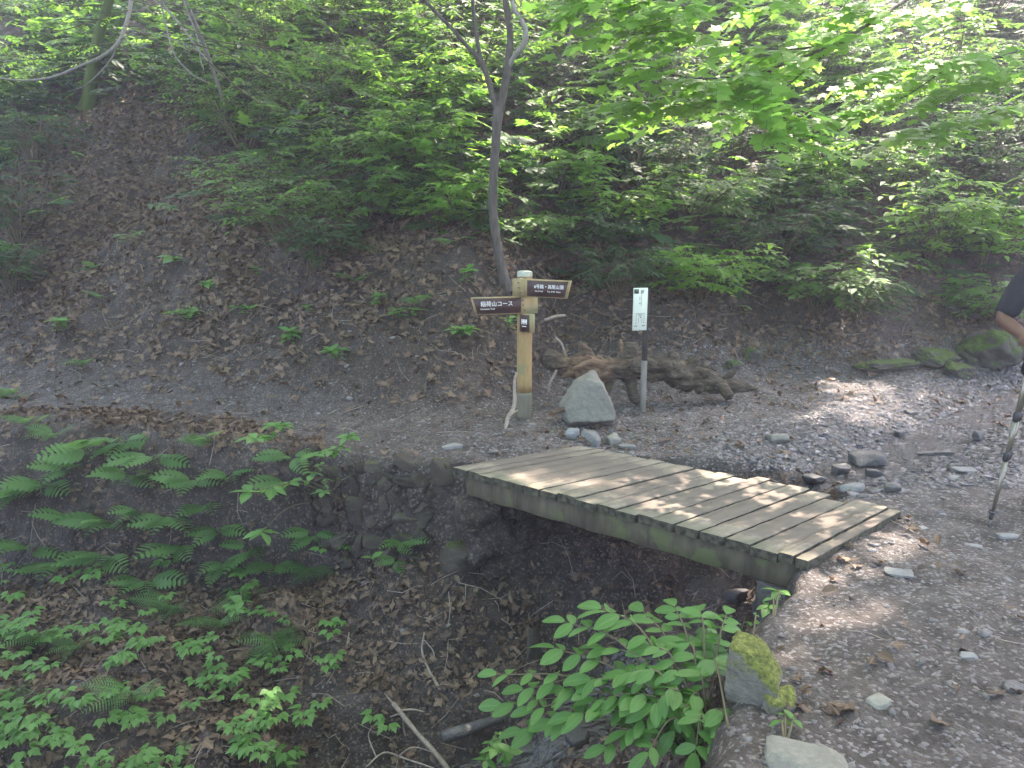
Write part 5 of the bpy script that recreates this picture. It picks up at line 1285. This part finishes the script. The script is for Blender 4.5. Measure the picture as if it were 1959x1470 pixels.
# undergrowth between the bushes higher on the slope: twigs with level leaves
Vt = []; Qt = []; uvt = []; off = 0
for k in range(11):
    V_, Q_, _, uv_ = T_OV; a = (1 if k % 2 else -1) * r.uniform(.5, 1.2) if k < 10 else 0; s_ = r.uniform(.24, .36)
    c, s2 = math.cos(a), math.sin(a); W = np.stack([V_[:, 0] * c - V_[:, 1] * s2, V_[:, 0] * s2 + V_[:, 1] * c, V_[:, 2] + r.normal(0, .2) * V_[:, 1]], -1) * s_ + np.array([.1 + .075 * k - .2, 0, -.1 * (k / 10) ** 2])
    Vt.append(W); Qt.append(Q_ + off); uvt.append(uv_); off += len(V_)
T_TWIG = (np.concatenate(Vt), np.concatenate(Qt), None, np.concatenate(uvt))
def undergrowth(n_, mat, hmax, size, seed, label, up=1.0, high=False):
    global r
    r = np.random.default_rng(seed); P, rd, df, sd = scatter(n_, -12.5, 12.5, 7.4, 17.5); px, py = project(P)
    dens = up * np.ones(len(P)); dens[df < 1.0] = .0
    dens[ell(px, py, 225, 430, 240, 220)] = .015; dens[ell(px, py, 720, 550, 340, 90)] = .03; dens[(py > 540)] *= .30; dens[(py > 330) & (px < 900)] *= .5
    dens *= np.clip(.75 + 1.8 * fbm(P[:, 0] * .8, P[:, 1] * .8, seed, 3), .05, 1.5)
    if high == 1: dens *= (py < 300) & (px > 1000)
    if high == 2: dens *= (py < 460) & (px > 400) & (px < 960) & (py > 20)
    P = P[r.random(len(P)) < dens]; c = len(P); hh = r.uniform(.05, hmax, c) * np.clip(.7 + fbm(P[:, 0] * 1.6, P[:, 1] * 1.6, 35, 2) * 1.5, .15, 1.3); a = r.uniform(0, 6.28, c); g1 = Geo()
    batch(g1, T_TWIG, P + np.stack([0 * hh, 0 * hh, hh], -1), np.stack([np.cos(a), np.sin(a), r.normal(0, .2, c)], -1), np.stack([r.normal(0, .25, c), r.normal(-.2, .25, c), np.ones(c)], -1), r.uniform(*size, c), np.clip(r.normal(.5, .22, c), 0, 1))
    tag(g1.build('undergrowth', M[mat]), label, kind='stuff')
undergrowth(15000, 'dark', .9, (.30, .55), 211, 'dim dark undergrowth between the bushes')
undergrowth(12000, 'mid', 1.3, (.28, .50), 212, 'mid-green twigs of undergrowth between the bushes', .8)
undergrowth(14000, 'mid', 1.5, (.30, .55), 214, 'light twigs of undergrowth high on the right of the slope', 1.0, 1)
undergrowth(17000, 'mid', 1.2, (.28, .48), 215, 'feathery undergrowth over the middle of the slope', 1.2, 2)
# fallen twigs
r = np.random.default_rng(313); g1 = Geo()
P, rd, df, sd = scatter(2600, -8, 5, 2.4, 12); nm = tnormal(P[:, 0], P[:, 1])
ok = ((rd > .15) | (df > .3)) | (r.random(len(P)) < .12); P = P[ok]; nm = nm[ok]
for q, n_ in zip(P, nm):
    a = r.uniform(0, 6.28); d = np.array([math.cos(a), math.sin(a), 0]); d = unit(d - n_ * (d @ n_)); L = r.uniform(.05, .32); sd_ = np.cross(n_, d)
    tube(g1, [q + n_ * .012 - d * L / 2, q + n_ * .02 + sd_ * r.normal(0, .02), q + n_ * .012 + d * L / 2], [.003, .0026, .0014], 4, r.random(), False)
tag(g1.build('twig_litter', M['twig']), 'thin dry twigs scattered over the litter', kind='stuff')

# ------------------------------------------------------------------ hiker at the right edge, with a pair of trekking poles
M['skin'] = mat_plain('skin', (.12, .058, .038), .55, .4, 0, .08, 60, .1)
M['shirt'] = mat_plain('dark_grey_shirt', (.024, .026, .033), .9, .2, 0, .2, 90, .4)
M['shorts'] = mat_plain('black_shorts', (.010, .010, .012), .85, .25, 0, .2, 80, .3)
M['hair'] = mat_plain('black_hair', (.012, .010, .009), .5, .5, 0, .3, 120, .5)
M['shoe'] = mat_plain('walking_shoe', (.06, .055, .05), .7)
M['sole'] = mat_plain('rubber_sole', (.02, .02, .02), .8)
M['grip'] = mat_plain('black_grip', (.012, .012, .013), .7, .3)
M['shaft'] = mat_plain('olive_shaft', (.20, .185, .14), .32, .5, .65, .08)
M['lock'] = mat_plain('dark_lock', (.025, .024, .026), .45)
M['eye'] = mat_plain('eye_white', (.6, .58, .55), .2)
def skinned(name, chains, mat, parent, levels=2):
    """chains: lists of (x, y, z, r); equal points are shared. One continuous surface."""
    idx = {}; V = []; Rr = []; E = []
    for ch in chains:
        prev = None
        for x, y, z, r_ in ch:
            k = (round(x, 4), round(y, 4), round(z, 4))
            if k not in idx: idx[k] = len(V); V.append((x, y, z)); Rr.append(r_)
            if prev is not None and prev != idx[k]: E.append((prev, idx[k]))
            prev = idx[k]
    me = bpy.data.meshes.new(name + '_frame'); me.from_pydata(V, E, []); o = bpy.data.objects.new(name + '_frame', me); COL.objects.link(o)
    md = o.modifiers.new('s', 'SKIN'); md.use_smooth_shade = True; sb_ = o.modifiers.new('u', 'SUBSURF'); sb_.levels = levels; sb_.render_levels = levels
    if not me.skin_vertices: me.attributes.new  # layer comes with the modifier
    lay = me.skin_vertices[0] if me.skin_vertices else None
    if lay is None:
        bm = __import__('bmesh').new(); bm.from_mesh(me); bm.verts.layers.skin.verify(); bm.to_mesh(me); bm.free(); lay = me.skin_vertices[0]
    for i, r_ in enumerate(Rr):
        rr_ = r_ if isinstance(r_, tuple) else (r_, r_); lay.data[i].radius = rr_; lay.data[i].use_root = (i == 0)
    ev = o.evaluated_get(bpy.context.evaluated_depsgraph_get()); m2 = bpy.data.meshes.new_from_object(ev)
    bpy.data.objects.remove(o); bpy.data.meshes.remove(me)
    m2.name = name; m2.materials.clear(); m2.materials.append(mat)
    off = Vector((0, 0, 0)); q = parent
    while q is not None: off += q.location; q = q.parent
    m2.transform(Matrix.Translation(-off)); m2.shade_smooth()
    ob = bpy.data.objects.new(name, m2); COL.objects.link(ob); ob.parent = parent; return ob
GX, GY = 3.16, 4.2; G0 = gz(GX, GY) + .02
hk = thing('person', 'hiker in a dark grey short-sleeved shirt holding two trekking poles at the picture edge', 'person', (GX, GY, G0))
def hp(x, y, z, r_): return (GX + x, GY + y, G0 + z, r_)
pel = hp(0, 0, .94, (.15, .11)); chest = hp(-.05, .0, 1.28, (.155, .115)); neck0 = hp(-.06, 0, 1.43, (.075, .07))
shR, elR, wrR = hp(-.27, .0, 1.415, .060), hp(-.425, .03, 1.09, .042), hp(-.405, -.16, 1.01, .029)
shL, elL, wrL = hp(.13, .0, 1.40, .058), hp(.20, .05, 1.11, .042), hp(.19, -.13, .95, .029)
HR = np.array([-.39, -.235, .985]); 
def hand(c, w, sgn):
    """palm and five bent fingers closed round an upright grip at c"""
    c = np.array(c); ch = []
    palm = (*(c + np.array([sgn * .035, .025, .0])), .026)
    ch.append([w, (*(c + np.array([sgn * .030, .055, .005])), .030), palm])
    for i, (dz, L, rf) in enumerate(((.034, .95, .0095), (.012, 1.05, .0098), (-.010, 1.0, .0095), (-.031, .85, .0085))):
        ch.append([palm, (*(c + np.array([sgn * .036, -.004, dz])), rf * 1.1), (*(c + np.array([sgn * .022, -.030 * L, dz - .003])), rf), (*(c + np.array([-sgn * .010, -.034 * L, dz - .006])), rf * .92), (*(c + np.array([-sgn * .026, -.014, dz - .008])), rf * .85)])
    ch.append([palm, (*(c + np.array([sgn * .012, .030, .036])), .011), (*(c + np.array([-sgn * .014, .020, .048])), .010), (*(c + np.array([-sgn * .026, -.004, .044])), .0085)])
    return ch
cR0 = (GX + HR[0], GY + HR[1], G0 + HR[2]); cL0 = (GX + .17, GY - .22, G0 + .93)
kn = lambda s_: hp(s_ * .105, -.015, .50, .056)
ch = [[pel, hp(-.02, 0, 1.1, (.13, .10)), chest, neck0, hp(-.06, -.01, 1.50, .055), hp(-.06, -.02, 1.56, (.068, .075)), hp(-.06, -.02, 1.63, (.078, .095)), hp(-.06, -.015, 1.70, (.066, .08))],
      [hp(-.06, -.02, 1.60, .07) if False else hp(-.06, -.02, 1.56, (.068, .075)), hp(-.06, -.075, 1.545, .035)],
      [chest, shR, hp(-.355, .02, 1.24, .048), elR, hp(-.415, -.07, 1.05, .038), wrR], [chest, shL, hp(.17, .03, 1.25, .048), elL, hp(.197, -.05, 1.03, .038), wrL],
      [pel, hp(-.10, 0, .84, .085), hp(-.105, -.005, .68, .075), kn(-1), hp(-.105, .03, .33, .053), hp(-.10, .02, .10, .036), hp(-.10, -.10, .03, .034)],
      [pel, hp(.10, 0, .84, .085), hp(.105, -.005, .68, .075), kn(1), hp(.105, .03, .33, .053), hp(.10, .02, .10, .036), hp(.11, -.10, .03, .034)]]
ch += hand(cR0, wrR, -1) + hand(cL0, wrL, 1)
body = skinned('body', ch, M['skin'], hk)
# face: nose, ears, eyes, mouth
g = Geo(); Vs, Ts = ico(3); hc = np.array([GX - .06, GY - .02, G0 + 1.62])
g.add(hc + np.array([0, -.098, -.015]) + Vs * np.array([.014, .018, .026]), None, Ts); g.add(hc + np.array([-.079, .0, -.01]) + Vs * np.array([.010, .022, .033]), None, Ts); g.add(hc + np.array([.079, .0, -.01]) + Vs * np.array([.010, .022, .033]), None, Ts); g.build('nose_and_ears', M['skin'], hk)
for s_ in (-1, 1):
    g = Geo(); g.add(hc + np.array([s_ * .032, -.086, .012]) + Vs * .012, None, Ts); e_ = g.build('eye', M['eye'], hk)
    g = Geo(); g.add(hc + np.array([s_ * .032, -.096, .012]) + Vs * .006, None, Ts); g.build('iris', M['hair'], e_)
g = Geo(); g.add(hc + np.array([0, -.092, -.058]) + Vs * np.array([.024, .006, .006]), None, Ts); g.build('mouth', M['skin'], hk)
g = Geo(); Vh, Th = ico(4); Vh = Vh * np.array([.090, .108, .092]); k = (Vh[:, 2] > .0) | (Vh[:, 1] > .03); Vh = np.where((Vh[:, 2] > -.01)[:, None] | (Vh[:, 1] > .02)[:, None], Vh, Vh * .8); Vh = Vh * (1 + .05 * noise3(Vh, 60, 3)[:, None]); g.add(hc + np.array([0, .012, .035]) + Vh, None, Th); g.build('hair', M['hair'], hk)
def grow(p, k): return (p[0], p[1], p[2], tuple(v * k for v in p[3]) if isinstance(p[3], tuple) else p[3] * k)
skinned('shirt', [[hp(0, 0, .90, (.172, .128)), hp(-.02, 0, 1.1, (.152, .122)), grow(chest, 1.13), hp(-.06, 0, 1.42, (.10, .09))], [grow(chest, 1.13), grow(shR, 1.22), hp(-.355, .02, 1.24, .068), hp(-.412, .028, 1.095, .064)], [grow(chest, 1.13), grow(shL, 1.22), hp(.17, .03, 1.25, .068), hp(.192, .045, 1.14, .066)]], M['shirt'], hk)
skinned('shorts', [[hp(0, 0, .97, (.165, .125)), hp(0, 0, .88, (.165, .13)), hp(-.10, 0, .80, .105), hp(-.108, -.005, .62, .10), hp(-.108, -.005, .52, .102)], [hp(0, 0, .88, (.165, .13)), hp(.10, 0, .80, .105), hp(.108, -.005, .62, .10), hp(.108, -.005, .52, .102)]], M['shorts'], hk)
skinned('waist_bag', [[hp(-.17, -.10, .90, (.05, .06)), hp(-.24, -.06, .86, (.06, .075)), hp(-.25, -.02, .80, (.055, .07))], [hp(-.25, -.02, .80, (.055, .07)), hp(-.245, -.03, .77, .045)]], M['shorts'], hk)
for s_ in (-1, 1):
    sh = skinned('shoe', [[hp(s_ * .10, .05, .06, (.045, .05)), hp(s_ * .10, -.04, .055, (.05, .05)), hp(s_ * .107, -.14, .035, (.046, .035)), hp(s_ * .11, -.19, .03, (.036, .026))]], M['shoe'], hk)
    skinned('sole', [[hp(s_ * .10, .075, .01, (.045, .014)), hp(s_ * .10, -.05, .01, (.05, .014)), hp(s_ * .11, -.205, .01, (.042, .014))]], M['sole'], sh, 1)
# the poles: tips set on the ground, both grips in the right hand
tip0 = at_z(1892, 1004, 0); tip0[2] = gz(tip0[0], tip0[1])
def pole(label, tip, top, dx):
    tip = np.array(tip); top = np.array(top); d = unit(top - tip); L = np.linalg.norm(top - tip); o = thing('trekking_pole', label, 'trekking pole', tip, 'pair of trekking poles')
    at_ = lambda t: tip + d * t
    def seg(nm, a, b, r0, r1, mat, par=o, n_=14):
        g = Geo(); tube(g, [at_(a), at_(a + (b - a) * .5), at_(b)], [r0, (r0 + r1) / 2, r1], n_, .5, True); return g.build(nm, mat, par)
    seg('tip', -.01, .045, .004, .0065, M['steel']); seg('rubber_ferrule', .045, .075, .0105, .0115, M['lock'])
    g = Geo(); tube(g, [at_(.078), at_(.081), at_(.086), at_(.09)], [.012, .021, .021, .012], 18); g.build('basket', M['lock'], o)
    seg('lower_shaft', .075, .40, .0072, .0078, M['shaft']); seg('middle_shaft', .40, .62, .0088, .009, M['shaft']); seg('upper_shaft', .62, .90, .0102, .0105, M['shaft'])
    for t in (.40, .62):
        g = Geo(); tube(g, [at_(t - .026), at_(t - .02), at_(t + .018), at_(t + .03)], [.010, .0145, .0155, .0115], 14); tube(g, [at_(t - .016) + np.array([.014, 0, 0]), at_(t + .02) + np.array([.02, 0, 0])], [.006, .005], 8); g.build('shaft_lock', M['lock'], o)
    g = Geo(); tube(g, [at_(.84), at_(.86), at_(.95), at_(1.0), at_(L - .03), at_(L), at_(L + .012)], [.012, .0165, .016, .0145, .0175, .019, .012], 16); gp = g.build('grip', M['grip'], o)
    g = Geo(); q = at_(L - .02); S_ = spline([q, q + np.array([dx, -.03, -.05]), q + np.array([dx * 1.3, -.035, -.20]), q + np.array([dx * .6, -.03, -.27]), q + np.array([dx * .2, -.02, -.18])], 6)
    tube(g, S_, [.008] * len(S_), 6); g.build('wrist_strap', M['grip'], gp)
hc_ = np.array(cR0)
pole('olive trekking pole whose tip stands on the trail, nearer of the pair', tip0, hc_ + np.array([-.012, -.008, .07]), .05)
pole('olive trekking pole held close behind the other one', tip0 + np.array([.024, .03, 0]), hc_ + np.array([.022, .012, .06]), .07)

# ------------------------------------------------------------------ overhead canopy: the trees whose shade falls on the scene
GAPS = [(1235, 948, 62, 17, 1), (1430, 1000, 70, 10, .6), (1655, 1002, 62, 18, 1), (1745, 1035, 55, 15, 1), (1805, 1072, 50, 15, 1), (1625, 1170, 125, 46, 1), (1545, 1200, 80, 22, 1), (1690, 1215, 60, 14, .8), (1450, 1255, 50, 25, .9),
        (1800, 1160, 50, 10, .8), (1720, 1310, 60, 18, .7), (1600, 1330, 60, 24, .9), (1660, 1400, 60, 25, .7), (1905, 960, 40, 10, .8), (1880, 1120, 40, 10, .6),
        (1060, 330, 80, 90, .65), (1180, 400, 80, 45, .65), (1590, 330, 120, 50, .75), (1800, 430, 130, 90, .7), (1340, 530, 70, 50, .6), (650, 70, 190, 100, .8), (840, 270, 90, 120, .75), (560, 150, 130, 90, .65), (100, 60, 240, 100, .6), (720, 260, 110, 90, .5), (480, 60, 120, 60, .6), (1750, 250, 200, 120, .3), (400, 60, 160, 80, .35), (1850, 765, 180, 65, .7), (1700, 800, 80, 30, .4)]
AIRGAPS = [(1230, 80, 130, 90, .8), (1400, 60, 180, 90, .8), (1330, 180, 180, 60, .7), (1470, 230, 70, 80, .8), (1640, 60, 150, 110, .75), (1820, 130, 130, 70, .75), (1860, 230, 100, 60, .6)]
r = np.random.default_rng(123)
def canopy_points(n_, x0, x1, y0, y1):
    x = r.uniform(x0, x1, n_); y = r.uniform(y0, y1, n_); zt_ = terrain(x, y, False)
    z = r.uniform(9.2, 12.4, n_) + np.clip(zt_ - 5, 0, 9) * .8
    return np.stack([x, y, z], -1)
def landing(C):
    land = np.full((len(C), 3), np.nan); done = np.zeros(len(C), bool)
    for t_ in np.arange(2, 24, .12):
        P = C - SUN * t_; m_ = ~done & (P[:, 2] < terrain(P[:, 0], P[:, 1], False) + .5 * (P[:, 1] > 8)); land[m_] = P[m_]; done |= m_
    return np.where(np.isnan(land), -99, land)
def gaps(C, land):  # cuts crown twigs along the sun ray to shape the sun patches
    keep = np.ones(len(C), bool); lx, ly = project(land)
    for cx, cy_, rx, ry, pr in GAPS: keep &= ~(ell(lx, ly, cx, cy_, rx + (24 if cy_ > 900 else 42), ry + (15 if cy_ > 900 else 26)) & (r.random(len(C)) < pr))
    for Yp in (4.8, 5.4, 6.0):
        P = C - SUN * ((C[:, 1] - Yp) / SUN[1])[:, None]; ax_, ay_ = project(P)
        for cx, cy_, rx, ry, pr in AIRGAPS: keep &= ~((P[:, 2] > 2.2) & ell(ax_, ay_, cx, cy_, rx + 40, ry + 40) & (r.random(len(C)) < pr))
    for Yp in (7., 8.5, 10., 11.5):                      # lane cut through the crowns to let beams fall
        P = C - SUN * ((C[:, 1] - Yp) / SUN[1])[:, None]; ax_, ay_ = project(P)
        keep &= ~((P[:, 2] > terrain(P[:, 0], P[:, 1], False)) & ell(ax_, ay_, 1730, 60, 60, 320))
    return keep
# shade for the trail and the gully: twigs right above each shaded place; looser over the slope and behind the camera
def shade(n_, x0, x1, y0, y1):
    x = r.uniform(x0, x1, n_); y = r.uniform(y0, y1, n_); z = terrain(x, y, False); k = (y < foot_y(x) + np.where(x < -2.6, 3.2, .8)); p = np.stack([x, y, z], -1)[k]
    return p + SUN * ((r.uniform(9.2, 12.4, len(p)) - p[:, 2]) / SUN[2])[:, None]
C = np.concatenate([shade(11500, -9, 6.5, 1.0, 12.5), canopy_points(1100, -6, 14, 10.5, 21), canopy_points(5200, -14, 11, -11, 5), canopy_points(1500, -16, -7, 5, 14)])
C = C[gaps(C, landing(C))]
# twigs removed over the stream valley at right, so the wet stones mirror the sky
q_ = C - np.array([3.8, 6.4, 0]); el_ = np.degrees(np.arctan2(q_[:, 2], np.hypot(q_[:, 0], q_[:, 1]))); az_ = np.degrees(np.arctan2(q_[:, 0], q_[:, 1]))
C = C[~((el_ > 28) & (el_ < 72) & (az_ > -15) & (az_ < 55) & (unit(q_) @ SUN < math.cos(R(11))) & (project(landing(C))[0] > 1500) & (r.random(len(C)) < .8))]
trees_c = [('tall', (1.5, 21.5)), ('tall', (-6.5, 20.5)), ('tall', (8.5, 20.8)), ('tall', (13.5, 14.5)), ('tall', (12.0, 9.5)), ('tall', (-7.5, -3.5)), ('tall', (4.5, -5.0))]
own = np.argmin([(C[:, 0] - a) ** 2 + (C[:, 1] - b) ** 2 for _, (a, b) in trees_c], axis=0)
CL = ['tall tree on the crest behind the middle of the slope', 'tall tree on the crest behind the left of the slope', 'tall tree on the crest behind the right of the slope', 'tall tree high beyond the maple on the right', 'tall tree standing past the hiker on the right bank', 'tall tree behind the gully on the left', 'tall tree beside the trail where the picture was taken']
for i, (_, (a, b)) in enumerate(trees_c):
    z0 = gz(a, b); o = thing('canopy_tree', CL[i], 'tree', (a, b, z0), 'tall trees shading the trail'); g = Geo()
    zt_ = 13.5 if z0 < 8 else z0 + 6
    S = spline([(a, b, z0 - .3), (a + .1, b - .1, z0 + (zt_ - z0) * .5), (a, b - .3, zt_)], 8); tube(g, S, np.linspace(.22, .07, len(S)), 14, .5, True, .1, i); g.build('trunk', M['bark'], o)
    m_ = own == i; P = C[m_]; g = Geo(); gl_ = Geo()
    sub = P[r.permutation(len(P))[:9]]
    for q in sub:
        st_ = np.array([a, b - .2, max(z0 + 1.5, min(zt_ - .5, q[2] - 1.0))]); S = spline([st_, (st_ + q) / 2 + np.array([0, 0, .4]), q], 6); tube(gl_, S, np.linspace(.07, .015, len(S)), 7, .5, False)
    gl_.build('limbs', M['bark'], o)
    c = len(P); aa = r.uniform(0, 6.28, c); batch(g, T_TWIG, P, np.stack([np.cos(aa), np.sin(aa), r.normal(0, .15, c)], -1), np.stack([r.normal(0, .25, c), r.normal(0, .25, c), np.ones(c)], -1), r.uniform(.42, .7, c), np.clip(r.normal(.5, .2, c), 0, 1)); g.build('crown', M['mid'], o)

# ------------------------------------------------------------------ thin mist in the air
if HAZE > 0:
    g = Geo(); V = np.array([(x, y, z) for x in (-41, 41) for y in (-13, 31) for z in (-4, 24)], float)
    g.add(V, [(0, 1, 3, 2), (4, 6, 7, 5), (0, 4, 5, 1), (2, 3, 7, 6), (0, 2, 6, 4), (1, 5, 7, 3)])
    m, t = new_mat('mist'); n = N(t); vp = n('VolumePrincipled'); vp.inputs['Color'].default_value = (.90, .92, .98, 1); vp.inputs['Density'].default_value = HAZE; vp.inputs['Anisotropy'].default_value = .35
    o_ = n('OutputMaterial'); n.link(vp.outputs[0], o_.inputs['Volume'])
    hz_ = g.build('haze', m, smooth=False); tag(hz_, 'thin bright mist hanging over the trail', kind='stuff')
